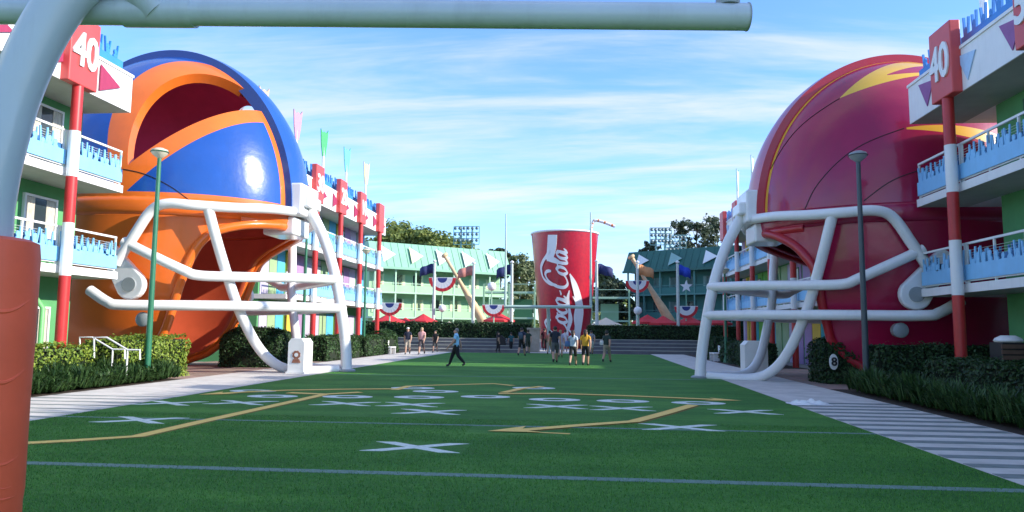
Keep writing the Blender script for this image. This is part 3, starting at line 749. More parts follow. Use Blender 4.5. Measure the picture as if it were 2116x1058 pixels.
    # rolled edge round the face opening
    for s in (1, -1):
        pts = []
        for z in [0.02, 0.08, 0.15, 0.28, 0.5, 0.9, 1.5, 2.1, 2.8, 3.5, 4.2, 4.7, 5.1, 5.35, 5.55, 5.67, 5.74]:
            s_ = sc(z); th = math.acos(max(-1, min(1, xe(z, s > 0)/(HA*s_)))); pts.append((HA*s_*1.0*math.cos(th), s*HB*s_*math.sin(th), z))
        m_ = MB(); m_.tube([W(p) for p in catmull(pts, 3)], 0.17*k, 12); m_.build('rim_roll', pal['rim'], t, True)
    # inner brow pad
    pts = [(HA*0.97*math.cos(th), HB*0.97*math.sin(th), 5.77) for th in [R(-38+76*i/20) for i in range(21)]]
    m_ = MB(); m_.tube([W(p) for p in pts], 0.2*k, 12); m_.build('brow_roll', pal['rim'], t, True)
    def onsurf(p):
        q = Vector((p.x/HA, p.y/HB, (p.z-HZ)/HC)); q.normalize(); q *= 1.0015; return Vector((q.x*HA, q.y*HB, HZ+q.z*HC))
    # --- seams between the moulded panels
    for pix in pal['seams']:
        pts = [dome_hit(x, y, 1.002) for x, y in pix]
        m_ = MB(); m_.tube([W(onsurf(p)) for p in catmull(pts, 8)], 0.015, 6); m_.build('seam', seam_m, t, True)
    # --- face mask: pixels of the left helmet fix the bars, the other helmet mirrors them
    def LP(px, py, y):
        w = PY(px, py, y); return Vector((w.x-OL.x, w.y-OL.y, w.z))
    def bar(pts, rad=0.2, n=6, both=True, nm='mask_bar'):
        pts = [Vector(p) for p in pts]; 
        for s in ((1, -1) if both else (1,)):
            m_ = MB(); m_.tube([W((p.x, p.y*s, p.z)) for p in catmull(pts, n)], rad*k*0.93, 16); m_.build(nm, white_gloss, t, True)
    topb = [LP(628,440,29.0), LP(560,432,27.0), LP(480,429,25.8), LP(400,424,25.0), LP(345,421,24.75), LP(312,436,24.75), LP(275,490,24.7), LP(240,545,24.7)]
    bar(topb)
    bar([LP(640,432,29.2), LP(668,490,29.2), LP(690,560,29.2), LP(705,640,29.2), LP(714,710,29.2), LP(716,768,29.0)], 0.235, both=False)
    bar([LP(430,430,25.3), LP(450,505,25.7), LP(476,590,26.3), LP(498,650,26.65), LP(530,712,27.2), LP(563,748,27.7), LP(600,764,28.1), LP(655,766,28.5), LP(700,764,28.9)], 0.205)
    bar([LP(700,578,29.2), LP(600,574,27.6), LP(490,572,26.2), LP(410,569,25.4), LP(378,558,25.1), LP(320,531,24.8), LP(255,499,24.7)])
    bar([LP(708,637,29.2), LP(600,634,27.6), LP(490,632,26.2), LP(380,631,25.2), LP(250,630,24.5), LP(222,624,24.45), LP(186,600,24.6)])
    # foot plate
    ft = LP(716,768,29.0); m_ = MB(); c = W((ft.x, ft.y, 0)); m_.lathe([(0.36*k, 0), (0.36*k, 0.05), (0.27*k, 0.09)], c, 16); m_.build('foot_plate', steel, t, True)
    # brow bracket with its knobs
    def wbox(nm, x0, x1, y0, y1, z0, z1, m, bw=0.08):
        m_ = MB(); p0, p1 = W((x0, y0, z0)), W((x1, y1, z1)); m_.box(p0.x, p1.x, p0.y, p1.y, p0.z, p1.z)
        o = m_.build(nm, m, t); bv = o.modifiers.new('bevel', 'BEVEL'); bv.width = bw*k; bv.segments = 3; return o
    wbox('brow_bracket', 4.6, 5.92, -0.95, 0.95, 6.25, 7.55, white_gloss)
    wbox('bracket_lip', 4.9, 6.15, -0.7, 0.7, 6.60, 7.1, white_gloss)
    wbox('bumper_block', 4.3, 5.6, -0.85, 0.85, 5.45, 6.2, white_gloss)
    for s in (-1, 1):
        m_ = MB(); p = W((5.3, s*0.6, 7.5)); m_.tube([p, p+Vector((0, 0, 0.3*k))], 0.12*k, 12); m_.build('bracket_knob', white_gloss, t, True)
    # chin-strap plates with their bolts
    for s in (1, -1):
        a = LP(240,548,24.72); e = LP(266,588,24.72); ax = (e-a); ax.y = 0; Lx = ax.length; ax.normalize(); nx_ = Vector((-ax.z, 0, ax.x))
        outl = []; r1, r2 = 0.30, 0.54; a2 = a-ax*0.7; L2 = Lx+0.7
        for i in range(13): an = -PI/2+PI*i/12; outl.append(e+ax*(r2*math.cos(an))+nx_*(r2*math.sin(an)))
        for i in range(9): an = PI/2+PI*i/8; outl.append(a2+ax*(r1*math.cos(an))+nx_*(r1*math.sin(an)))
        y1 = a.y+0.02; vs = [(p.x, s*y1, p.z) for p in outl]+[(p.x, s*(y1+0.28), p.z) for p in outl]; n_ = len(outl)
        fs = [tuple(range(n_)), tuple(range(2*n_-1, n_-1, -1))]+[(i, n_+i, n_+(i+1) % n_, (i+1) % n_) for i in range(n_)]
        m_ = MB(); m_.add([W(v) for v in vs], fs); o = m_.build('strap_plate', white_gloss, t)
        me = o.data; bb = bmesh.new(); bb.from_mesh(me); bmesh.ops.recalc_face_normals(bb, faces=bb.faces); bb.to_mesh(me); bb.free()
        bv = o.modifiers.new('bevel', 'BEVEL'); bv.width = 0.06; bv.segments = 2
        m_ = MB(); p0 = W((e.x, s*(y1-0.05), e.z)); p1 = W((e.x, s*(y1+0.05), e.z)); m_.tube([p0, p1], 0.26*k, 20); m_.build('bolt', steel, t, True)
    # flood lamp at the cheek
    lp = LP(303,660,25.05) 
    m_ = MB(); m_.tube([W((lp.x, -HB*0.93, lp.z)), W((lp.x, -HB*0.93-0.12, lp.z)), W((lp.x, -HB*0.93-0.42, lp.z)), W((lp.x, -HB*0.93-0.46, lp.z))], [0.1*k, 0.24*k, 0.26*k, 0.2*k], 18); m_.build('flood_lamp', steel, t, True)
    return t
helmet('helmet', 'giant blue and orange football helmet with white face mask', OL, 1, 1.0,
       dict(shell=helmet_blue, band=helmet_orange, ridge=helmet_blue, ridge_side=helmet_navy, lower=helmet_orange, inside=helmet_inside, inside2=helmet_in2, rim=helmet_orange,
            seams=[[(254,349),(300,360),(350,384),(392,414)]]), True, 6.65)
helmet('helmet', 'giant maroon football helmet with yellow flashes and white face mask', Vector((11.37, 28.2, 0)), -1, 0.915,
       dict(shell=helmet_red, band=helmet_yellow, ridge=helmet_red2, ridge_side=helmet_red2, lower=helmet_red, inside=helmet_rin, inside2=helmet_rin, rim=helmet_red2,
            seams=[[(1663,432),(1690,380),(1760,312),(1868,265)], [(1592,350),(1640,275),(1700,225),(1735,203)], [(1785,415),(1840,375),(1898,352)]]), False, 6.40)

# ------------------------------------------------------------------ hedges and border plants
def quad_leaf(vs, fs, c, n, size, rng, asp=0.6):
    n = n.normalized(); a = Vector((rng.gauss(0,1), rng.gauss(0,1), rng.gauss(0,1))); u = (a-n*a.dot(n))
    if u.length < 1e-4: u = Vector((1,0,0))
    u.normalize(); v = n.cross(u); o = len(vs)
    L = size*rng.uniform(0.7, 1.25)
    vs += [tuple(c-u*L), tuple(c+v*L*asp+n*L*0.15), tuple(c+u*L), tuple(c-v*L*asp+n*L*0.15)]; fs.append((o, o+1, o+2, o+3))
def hedge(label, x0, x1, y0, y1, z0, z1, m, dens=330, leaf=0.055, seed=1, rough=0.085, group=None, rounded=0.0, name='hedge'):
    rng = random.Random(seed); t = thing(name, label, 'hedge', ((x0+x1)/2, (y0+y1)/2, z0), group)
    ins = 0.07; c = MB()
    dx, dy, dz = x1-x0, y1-y0, z1-z0; cx_, cy_, cz_ = (x0+x1)/2, (y0+y1)/2, z0+dz*0.5
    def shape(p):        # superellipsoid-like rounding of the box
        if rounded <= 0: return p
        q = Vector(((p.x-cx_)/(dx/2), (p.y-cy_)/(dy/2), (p.z-z0)/dz*1.0))
        e = (abs(q.x)**3+abs(q.y)**3+max(0, q.z)**3)**(1/3); mx = max(abs(q.x), abs(q.y), max(0, q.z), 1e-6); s = mx/e
        s = 1+(s-1)*rounded
        return Vector((cx_+q.x*s*dx/2, cy_+q.y*s*dy/2, z0+q.z*s*dz))
    # inner core as a gridded box
    g_ = 6; vs = []; fs = []
    def face(o, u, v, nrm):
        b = len(vs)
        for i in range(g_+1):
            for j in range(g_+1): vs.append(tuple(shape(o+u*(i/g_)+v*(j/g_))-nrm*ins))
        for i in range(g_):
            for j in range(g_): fs.append((b+i*(g_+1)+j, b+(i+1)*(g_+1)+j, b+(i+1)*(g_+1)+j+1, b+i*(g_+1)+j+1))
    X, Y_, Z = Vector((dx,0,0)), Vector((0,dy,0)), Vector((0,0,dz)); o = Vector((x0,y0,z0))
    sides = [(o, X, Z, Vector((0,-1,0))), (o+Y_, Z, X, Vector((0,1,0))), (o, Z, Y_, Vector((-1,0,0))), (o+X, Y_, Z, Vector((1,0,0))), (o+Z, X, Y_, Vector((0,0,1)))]
    for s in sides: face(*s)
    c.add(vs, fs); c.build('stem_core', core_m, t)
    lv, lf = [], []
    ph = [rng.uniform(0, 6) for _ in range(4)]
    for (oo, u, v, nrm) in sides:
        cnt = int(u.length*v.length*dens)
        for _ in range(cnt):
            p = shape(oo+u*rng.random()+v*rng.random())
            wob = rough*(math.sin(p.x*3.1+ph[0])+math.sin(p.y*2.7+ph[1])+math.sin(p.z*5+ph[2]))*0.6
            p = p+nrm*(wob+rng.gauss(0, 0.035)+(0.12*rng.random() if rng.random() < 0.04 else 0))
            n = nrm+Vector((rng.gauss(0,.55), rng.gauss(0,.55), rng.gauss(0,.55)+0.25))
            quad_leaf(lv, lf, p, n, leaf, rng)
    l = MB(); l.add(lv, lf); lo = l.build('foliage', m, t); return t
def border_plants(label, poly_fn, n, zmax, m, seed, loc, blade=0.16, group=None):
    """mass of strappy leaves, arching outwards in tufts"""
    rng = random.Random(seed); vs, fs = [], []
    for _ in range(n):
        x, y = poly_fn(rng); h = zmax*rng.uniform(0.55, 1.08)*(0.85+0.15*math.sin(x*4.3)+0.12*math.sin(y*3.1))
        base = Vector((x, y, h*0.12))
        for k in range(13):
            a = rng.uniform(0, 2*PI); out = rng.uniform(0.06, 0.30); top = base+Vector((math.cos(a)*out, math.sin(a)*out, h*rng.uniform(0.35, 0.95)))
            w = Vector((-math.sin(a), math.cos(a), 0))*rng.uniform(0.014, 0.028)
            mid = base.lerp(top, 0.6)+Vector((0,0,0.06)); o = len(vs)
            tip = top+Vector((math.cos(a)*0.05, math.sin(a)*0.05, -0.05))
            vs += [tuple(base-w*0.6), tuple(base+w*0.6), tuple(mid+w), tuple(mid-w), tuple(tip)]
            fs += [(o,o+1,o+2,o+3), (o+3,o+2,o+4)]
    t = thing('border_planting', label, 'plants', loc, group)
    b = MB(); b.add(vs, fs); o = b.build('foliage', m, t); o['kind'] = 'stuff'
    return t
# left bed
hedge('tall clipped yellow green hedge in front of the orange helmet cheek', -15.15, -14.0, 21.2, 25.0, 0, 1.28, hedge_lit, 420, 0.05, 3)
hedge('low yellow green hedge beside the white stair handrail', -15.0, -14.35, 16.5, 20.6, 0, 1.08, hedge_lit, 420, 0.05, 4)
border_plants('dark strappy border plants along the left path', lambda r: (r.uniform(-14.3, -13.25), r.uniform(10.0, 23.4)), 1900, 0.82, plant_dk, 5, (-13.8, 18, 0))
hedge('round dark shrub under the orange jaw of the helmet', -15.9, -13.0, 30.5, 33.6, 0, 1.75, hedge_dk, 260, 0.06, 6, 0.08, None, 0.8, 'shrub')
hedge('clipped green hedge below the rainbow wing by the face mask', -14.6, -13.3, 37.4, 43.5, 0, 1.25, plant_dk, 200, 0.07, 7)
hedge('clipped green hedge below the rainbow wing past the lamp post', -14.6, -13.3, 44.4, 49.6, 0, 1.15, plant_dk, 180, 0.075, 8)
hedge('bushy green hedge beside the white bench', -15.4, -13.6, 51.0, 54.2, 0, 1.5, plant_dk, 180, 0.075, 9, 0.1, None, 0.6)
# right bed
border_plants('dark shaded border plants along the right path', lambda r: (r.uniform(7.65, 8.75), r.uniform(10.0, 22.6)), 1900, 0.80, plant_dk, 15, (8.1, 17, 0))
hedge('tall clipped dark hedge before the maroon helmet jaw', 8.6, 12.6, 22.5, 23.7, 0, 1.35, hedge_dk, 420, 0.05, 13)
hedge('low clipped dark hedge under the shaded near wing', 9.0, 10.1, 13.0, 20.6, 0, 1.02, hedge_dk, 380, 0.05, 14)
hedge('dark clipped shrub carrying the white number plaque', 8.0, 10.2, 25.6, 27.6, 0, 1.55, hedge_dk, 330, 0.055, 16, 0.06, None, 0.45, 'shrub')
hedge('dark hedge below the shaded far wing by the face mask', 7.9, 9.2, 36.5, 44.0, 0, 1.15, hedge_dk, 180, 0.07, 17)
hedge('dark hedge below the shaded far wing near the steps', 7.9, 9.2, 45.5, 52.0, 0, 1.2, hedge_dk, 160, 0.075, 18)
pq = tag(MB().__class__ and thing('number_plaque', 'white oval plaque with a black 8 on the dark shrub', 'plaque', (8.9, 25.45, 0)), 'white oval plaque with a black 8 on the dark shrub', 'plaque')
pcn = PY(1723, 748, 25.42); b = MB(); b.prism([(0.14*math.cos(a*PI/12), 0.26*math.sin(a*PI/12)) for a in range(24)], pcn, (1,0,0), (0,0,1), -0.04); b.build('oval_board', white_paint, pq)
place_text('8', 0.38, pcn+Vector((0,-0.055+0.0,0)), (1,0,0), (0,0,1), black_m, pq, 'numeral', 0.01, 1, 0.01)
b = MB(); b.tube([(pcn.x, pcn.y+0.06, pcn.z), (pcn.x, pcn.y+0.5, pcn.z)], 0.02, 8); b.build('stake', steel, pq, True)

# ------------------------------------------------------------------ lamp posts
def lamp_post(label, x, y, h, m, group='path lamp posts', rad=0.085):
    t = thing('lamp_post', label, 'lamp post', (x, y, 0), group)
    b = MB(); b.tube([(x,y,0),(x,y,h*0.35),(x,y,h-0.12)], [rad*1.15, rad, rad*0.75], 14); b.build('pole', m, t, True)
    b = MB(); b.lathe([(rad*2.1,0),(rad*2.1,0.05),(rad*1.5,0.25),(rad*1.2,0.32)], (x,y,0.0), 14); b.build('base', m, t, True)
    b = MB(); b.lathe([(0.05,-0.16),(0.10,-0.12),(0.23,-0.02),(0.27,0.06),(0.25,0.13),(0.12,0.19),(0.02,0.2)], (x,y,h), 20); b.build('lamp_bowl', lamp_glass if m is teal_pole else steel, t, True)
    b = MB(); b.lathe([(0.285,0.045),(0.295,0.06),(0.285,0.075)], (x,y,h), 20); b.build('bowl_ring', m, t, True)
q = PX(330, 318, -13.75); lamp_post('green lamp post standing before the blue and orange helmet', -13.75, q.y, q.z, teal_pole)
q = PX(1773, 325, 8.45); lamp_post('dark grey lamp post standing before the maroon helmet', 8.45, q.y, q.z, grey_pole)
for x, px, pt, lab in ((-13.6, 636, 430, 'slim green lamp post before the rainbow wing behind the face mask'), (-13.6, 757, 520, 'slim green lamp post at the far end of the rainbow wing'),
                  (7.9, 1497, 560, 'slim green lamp post before the shaded far wing')):
    q = PX(px, pt, x); lamp_post(lab, x, q.y, q.z, teal_pole, rad=0.075)

# ------------------------------------------------------------------ small street furniture
def plinth(label, x, y, w, h, emblem):
    t = thing('plinth', label, 'plinth', (x, y, 0))
    b = MB(); b.prism([(-w/2,0),(w/2,0),(w/2,h*0.88),(w*0.32,h),(-w*0.32,h),(-w/2,h*0.88)], (x, y+0.45, 0), (1,0,0), (0,0,1), 0.9); b.build('body', white_paint, t)
    b = MB(); b.box(x-w/2-0.05, x+w/2+0.05, y-0.5, y+0.5, 0.0, 0.07); b.build('foot', white_paint, t)
    if emblem:
        xc = x+w/2+0.004 if emblem == 'x' else x; rs = mat('emblem rust', (0.32, 0.13, 0.08), 0.6, 0.2)
        b = MB(); pts = [(0.17*math.cos(a*PI/8)*(1 if a % 2 else 0.86), 0.04+0.17*math.sin(a*PI/8)*(1 if a % 2 else 0.86)) for a in range(16)]
        b.prism(pts, (x+0.02, y-0.452, h*0.5), (1,0,0), (0,0,1), 0.012)
        b.prism([(-0.17,-0.26),(0.17,-0.26),(0.12,-0.12),(-0.12,-0.12)], (x+0.02, y-0.452, h*0.5), (1,0,0), (0,0,1), 0.014)
        b.build('emblem', rs, t)
        b = MB(); b.prism([(0.075*math.cos(a*PI/6), 0.04+0.075*math.sin(a*PI/6)) for a in range(12)], (x+0.02, y-0.466, h*0.5), (1,0,0), (0,0,1), 0.006); b.build('emblem_centre', white_paint, t)
q = G(610, 772); plinth('white plinth with rust coloured emblem at the orange helmet mask foot', q.x, q.y+0.45, 0.62, 1.32, True)
plinth('plain white plinth standing behind the maroon helmet mask', PY(1558, 740, 31.0).x, 31.0, 0.9, 1.35, None)
hr = thing('stair_handrail', 'white pipe stair handrail above the yellow green hedge', 'handrail', (-14.6, 21.0, 0))
for off in (0, 1):
    yy = 20.95+off*0.02; xs = 165+off*52
    pts = [PY(xs, 738, yy), PY(xs, 697, yy), PY(xs+26, 697, yy), PY(xs+68, 722, yy), PY(xs+93, 722, yy), PY(xs+93, 742, yy)]
    b = MB(); b.tube([Vector((p.x, yy-off*0.5, p.z)) for p in pts], 0.026, 10); b.build('rail', white_gloss, hr, True)
    b = MB(); p = PY(xs+68, 722, yy); b.tube([(p.x, yy-off*0.5, 0.3), (p.x, yy-off*0.5, p.z)], 0.026, 10); b.build('post', white_gloss, hr, True)
def bench(label, x, y, w):
    t = thing('bench', label, 'bench', (x, y, 0), 'white benches')
    b = MB(); b.box(x-0.25, x+0.25, y-w/2, y+w/2, 0.42, 0.48); b.build('seat', white_paint, t)
    b = MB(); b.box(x+0.26 if x > 0 else x-0.32, x+0.32 if x > 0 else x-0.26, y-w/2, y+w/2, 0.55, 0.9); b.build('backrest', white_paint, t)
    for s in (-1, 1):
        b = MB(); b.box(x-0.25, x+0.25, y+s*(w/2-0.15)-0.04, y+s*(w/2-0.15)+0.04, 0.0, 0.42)
        b.box(x+0.26 if x > 0 else x-0.32, x+0.32 if x > 0 else x-0.26, y+s*(w/2-0.15)-0.03, y+s*(w/2-0.15)+0.03, 0.0, 0.55); b.build('leg', white_paint, t)
bench('white bench beside the left path near the steps', -13.35, 50.3, 1.5)
bench('white bench beside the right path near the steps', 7.75, 44.6, 1.5)
# raised walk under the right wing, with the litter bins
b = MB(); b.box(10.25, 12.0, 0.1, 24.0, -0.02, 0.36); struct(b.build('pavement', concrete))
b = MB(); b.box(-16.5, -14.9, -6, 22.3, -0.02, 0.3); struct(b.build('pavement', concrete))
lb = thing('litter_bin', 'brown slatted litter bin with white bag under the shaded wing', 'bin', (11.35, 19.7, 0.36))
x, y = PY(2085, 730, 19.7).x, 19.7
b = MB(); b.box(x-0.3, x+0.3, y-0.3, y+0.3, 0.36, 1.5); b.build('liner', black_m, lb)
for k in range(8):
    b = MB(); b.box(x-0.34, x+0.34, y-0.345, y-0.305, 0.40+k*0.136, 0.50+k*0.136); b.build('slat', brown_m, lb)
b = MB(); b.lathe([(0.3,0),(0.33,0.04),(0.29,0.1),(0.16,0.17),(0.05,0.15)], (x, y, 1.505), 18); b.build('bag', white_paint, lb, True)
lb2 = thing('waste_cart', 'black wheeled cart with white liner beside the brown bin', 'bin', (x+0.75, y, 0.36))
b = MB(); b.box(x+0.45, x+1.05, y-0.3, y+0.3, 0.5, 1.42); b.build('tub', black_m, lb2)
b = MB(); b.lathe([(0.3,0),(0.33,0.05),(0.28,0.12),(0.08,0.2)], (x+0.75, y, 1.425), 16); b.build('liner', white_paint, lb2, True)
for s in (-1, 1):
    b = MB(); b.tube([(x+0.75+s*0.25-0.04, y-0.22, 0.45), (x+0.75+s*0.25+0.04, y-0.22, 0.45)], 0.09, 14); b.build('wheel', black_m, lb2, True)
# crumpled white towel at the edge of the right path
tw = G(1672, 836); b = MB(); rng = random.Random(3); vs = []; n = 14
for i in range(n):
    for j in range(n):
        u, v = i/(n-1)-0.5, j/(n-1)-0.5; e = max(0, 1-4*(u*u+v*v))
        vs.append((tw.x+u*0.95+rng.gauss(0,.02), tw.y+v*0.7+rng.gauss(0,.02), 0.015+e*(0.06+0.05*math.sin(u*17+v*9)+0.035*math.sin(v*23))))
b.add(vs, [(i*n+j, (i+1)*n+j, (i+1)*n+j+1, i*n+j+1) for i in range(n-1) for j in range(n-1)])
tag(b.build('towel', cup_white, None, True), 'crumpled white towel lying at the right turf edge', 'towel')

# ------------------------------------------------------------------ far end: steps, hedges, gate pillars
def steps(label, x0, x1):
    t = thing('seating_steps', label, 'steps', ((x0+x1)/2, 57.4, 0))
    for k in range(4):
        b = MB(); b.box(x0, x1, 56.3+k*0.62, 59.2, 0.26*k-(0.03 if k == 0 else 0)+0.0, 0.26*(k+1)-0.004*(1)); o = b.build('step', step_m, t)
        b = MB(); b.box(x0, x1, 56.27+k*0.62, 56.33+k*0.62, 0.26*(k+1)-0.05, 0.26*(k+1)+0.004); b.build('nosing', soffit, o)
steps('grey stepped seating at the field end below the left bat', -18.5, -4.3)
steps('grey stepped seating at the field end below the right bat', 0.35, 12.5)
hedge('long dark hedge on top of the left seating steps', -19.5, -4.2, 59.25, 60.6, 0, 2.15, hedge_dk, 150, 0.085, 21)
hedge('long dark hedge on top of the right seating steps', 0.4, 14.5, 59.25, 60.6, 0, 2.12, hedge_dk, 150, 0.085, 22)
for px, w in ((1103, 0.9), ):
    p = PY(px, 700, 58.6); t = thing('gate_pillar', 'beige stone pillar at the gap between the dark hedges', 'pillar', (p.x, 58.6, 0))
    b = MB(); b.box(p.x-w/2, p.x+w/2, 58.2, 59.1, 0, 1.75); b.build('shaft', stone_m, t)
    b = MB(); b.box(p.x-w/2-0.07, p.x+w/2+0.07, 58.13, 59.17, 1.752, 1.9); b.build('cap', stone_m, t)
slab('path', -4.2, 0.35, 56.0, 70.0, -0.012, concrete)

# far goal post
FGY = 57.6
fg = thing('goal_post', 'slim pale green far goal post with tall uprights before the red cup', 'goal post', (PY(1132, 700, FGY+1.2).x, FGY+1.2, 0))
pale_green_paint = mat('pale green goal paint', (0.42, 0.56, 0.50), 0.4, 0.06)
a = PY(1044, 634, FGY); c = PY(1221, 634, FGY); zc = (a.z+c.z)/2
b = MB(); b.tube([(a.x-0.1, FGY, zc), (c.x+0.1, FGY, zc)], 0.12, 12); b.build('crossbar', pale_green_paint, fg, True)
for p, tp in ((a, 442), (c, 440)):
    zt = PY(1044, tp, FGY).z; b = MB(); b.tube([(p.x, FGY, zc+0.1), (p.x, FGY, (zc+zt)/2), (p.x, FGY, zt)], [0.10, 0.085, 0.05], 10); b.build('upright', pale_green_paint, fg, True)
mx_ = (a.x+c.x)/2
b = MB(); b.tube(catmull([(mx_, FGY+1.3, 0), (mx_, FGY+1.3, 1.8), (mx_, FGY+1.2, 2.8), (mx_, FGY+0.6, zc-0.1), (mx_, FGY+0.1, zc)], 5), 0.14, 12); b.build('gooseneck', pale_green_paint, fg, True)

# ------------------------------------------------------------------ giant drink cup with script lettering
CY = 72.0
cc = PY(1167, 484, CY); CX = cc.x; CT = cc.z; RT = (PY(1237,484,CY).x-PY(1097,484,CY).x)/2*0.985; RB = RT*0.70
cup = thing('drink_cup', 'giant red paper drink cup with white script lettering and straw', 'cup', (CX, CY, 0))
b = MB(); b.lathe([(RB*0.97, 0), (RB, 0.15), (RB+(RT-RB)*0.5, CT*0.5), (RT, CT-0.12), (RT*0.97, CT-0.02), (RT*0.93, CT-0.25), (RT*0.9, CT-0.8)], (CX, CY, 0), 72); b.build('body', cup_red, cup, True, 30)
b = MB(); ring = [(CX+RT*1.0*math.cos(2*PI*i/72), CY+RT*1.0*math.sin(2*PI*i/72), CT-0.02) for i in range(73)]; b.tube(ring, 0.10, 10, False); b.build('rim', cup_white, cup, True)
def cup_pt(u, h, off=0.02):
    """u: metres to the right along the wall from the line that faces the camera; h: height"""
    r_ = RB+(RT-RB)*h/CT+off; a_ = math.atan2(0-CY, 0-CX); an = a_+u/(0.86*RT)
    return Vector((CX+r_*math.cos(an), CY+r_*math.sin(an), h))
PXM = CY*1.003/FPX                # metres per photo pixel at the cup
def cpx(px, py):                   # photo pixel -> cup wall coordinates
    rr = RB+(RT-RB)*0.5
    h = PY(px, py, CY-RT*0.85).z
    r_ = RB+(RT-RB)*h/CT; s_ = max(-0.97, min(0.97, (px-1167)*PXM/r_)); return math.asin(s_)*0.86*RT, h
def ribbon_strip(pix, nm, m=cup_white, off=0.03):
    """(x, y, half width px) along a centre line"""
    pts = catmull([Vector((x, y, w)) for x, y, w in pix], 8); b = MB(); vs = []; fs = []
    for i, p in enumerate(pts):
        t = (pts[min(i+1, len(pts)-1)]-pts[max(i-1, 0)]); t.z = 0; t.normalize(); nx_, ny_ = -t.y*p.z, t.x*p.z
        vs += [cup_pt(*cpx(p.x+nx_, p.y+ny_), off), cup_pt(*cpx(p.x-nx_, p.y-ny_), off)]
    for i in range(len(pts)-1): fs.append((2*i, 2*i+1, 2*i+3, 2*i+2))
    b.add(vs, fs); o = b.build(nm, m, cup); 
    md = o.modifiers.new('thickness', 'SOLIDIFY'); md.thickness = 0.03; md.offset = 0
    return o
ribbon_strip([(1143,486,9),(1142,505,9),(1140,522,8),(1137,540,5)], 'white_band', off=0.05)
ribbon_strip([(1177,566,1),(1185,585,5),(1192,610,6.5),(1196,640,7.5),(1194,668,7),(1190,700,6)], 'white_band', off=0.05)
ribbon_strip([(1176,600,0.8),(1173,618,3),(1176,640,2.4),(1178,660,4),(1174,680,3)], 'white_band', off=0.05)
# script strokes: s runs up the cup (reading direction), t to the left (letter tops); pixels
def script(strokes, s0, t0, ks, kt, shear=0.0, wt=3.4, wn=1.3):
    for st in strokes:
        pts = catmull([Vector((a_, b_, 0)) for a_, b_ in st], 6); out = []
        for i, p in enumerate(pts):
            d_ = (pts[min(i+1, len(pts)-1)]-pts[max(i-1, 0)]).normalized()
            w = wn+(wt-wn)*abs(d_.y*0.92-d_.x*0.38)**1.5
            e = min(1.0, (i+1.0)/4, (len(pts)-i)/4.0)
            s_ = s0+ks*(p.x+shear*p.y); t_ = t0+kt*p.y
            out.append(Vector((1167-t_, s_, w*(0.45+0.55*e))))
        b = MB(); vs = []; fs = []
        for i, p in enumerate(out):
            t = (out[min(i+1, len(out)-1)]-out[max(i-1, 0)]); t.z = 0; t.normalize(); nx_, ny_ = -t.y*p.z, t.x*p.z
            vs += [cup_pt(*cpx(p.x+nx_, p.y+ny_), 0.09), cup_pt(*cpx(p.x-nx_, p.y-ny_), 0.09)]
        for i in range(len(out)-1): fs.append((2*i, 2*i+1, 2*i+3, 2*i+2))
        b.add(vs, fs); o = b.build('script_letter', cup_white, cup)
        md = o.modifiers.new('thickness', 'SOLIDIFY'); md.thickness = 0.03; md.offset = 0
# letters on a unit grid: x along the word, y up (0 baseline, 1 x-height, 2 capital height)
def cap_c(x, tail): 
    main = [(x+1.55,1.55),(x+1.45,1.95),(x+1.05,2.1),(x+0.5,1.75),(x+0.15,1.0),(x+0.2,0.25),(x+0.65,-0.08),(x+1.2,0.1),(x+1.6,0.5)]
    return [main, tail]
def low_o(x): return [[(x+0.45,1.0),(x+0.15,0.75),(x+0.08,0.3),(x+0.35,-0.02),(x+0.68,0.25),(x+0.72,0.75),(x+0.45,1.0),(x+0.75,0.88),(x+1.0,0.95)]]
def low_c(x): return [[(x+0.72,0.75),(x+0.5,1.02),(x+0.18,0.75),(x+0.1,0.3),(x+0.4,-0.02),(x+0.85,0.3)]]
def low_a(x): return [[(x+0.68,0.8),(x+0.42,1.0),(x+0.12,0.7),(x+0.1,0.22),(x+0.35,-0.02),(x+0.6,0.3),(x+0.74,1.0)], [(x+0.74,1.0),(x+0.68,0.35),(x+0.8,0.0),(x+1.1,0.3)]]
def low_l(x): return [[(x+0.1,0.4),(x+0.5,1.3),(x+0.55,1.95),(x+0.3,1.85),(x+0.2,1.0),(x+0.25,0.15),(x+0.45,-0.02),(x+0.8,0.35)]]
def hyph(x): return [[(x+0.05,0.55),(x+0.3,0.6),(x+0.5,0.7)]]
word = []
tail1 = [(1.2,0.1),(0.4,-0.75),(-0.3,-0.95),(0.6,-1.0),(2.2,-0.78),(3.6,-0.95),(4.4,-0.6)]
tail2 = [(5.15,1.0),(5.2,1.75),(5.7,2.35),(6.6,2.55),(7.3,2.35),(7.9,2.0),(8.5,1.75)]
word += cap_c(0.0, tail1)+low_o(1.45)+low_c(2.4)+low_a(3.15)+hyph(4.2)+cap_c(4.9, tail2)+low_o(6.3)+low_l(7.25)+low_a(7.85)
# the word runs from y~690 at its start to y~515 at its end
script(word, 700.0, -4.0, -20.6, 19.5, shear=0.22, wt=3.4, wn=1.2)
# straw with a bent end
sp = PY(1222, 480, CY); st = thing('drinking_straw', 'bent striped straw rising out of the red cup', 'straw', (sp.x, CY+0.5, CT-2))
pts = [Vector((PY(1219, 520, CY).x, CY+0.4, CT-2.0)), PY(1221, 478, CY), PY(1224, 462, CY), PY(1230, 454, CY), PY(1248, 458, CY), PY(1271, 467, CY)]
pts = [Vector((p.x, CY+0.4, p.z)) for p in pts]; pts = catmull(pts, 6)
for i in range(len(pts)-1):
    b = MB(); b.tube([pts[i], pts[i+1]+(pts[i+1]-pts[i])*0.05], 0.15, 10); b.build('straw_band', (straw_o if (i % 4 == 0) else cup_white), st, True)

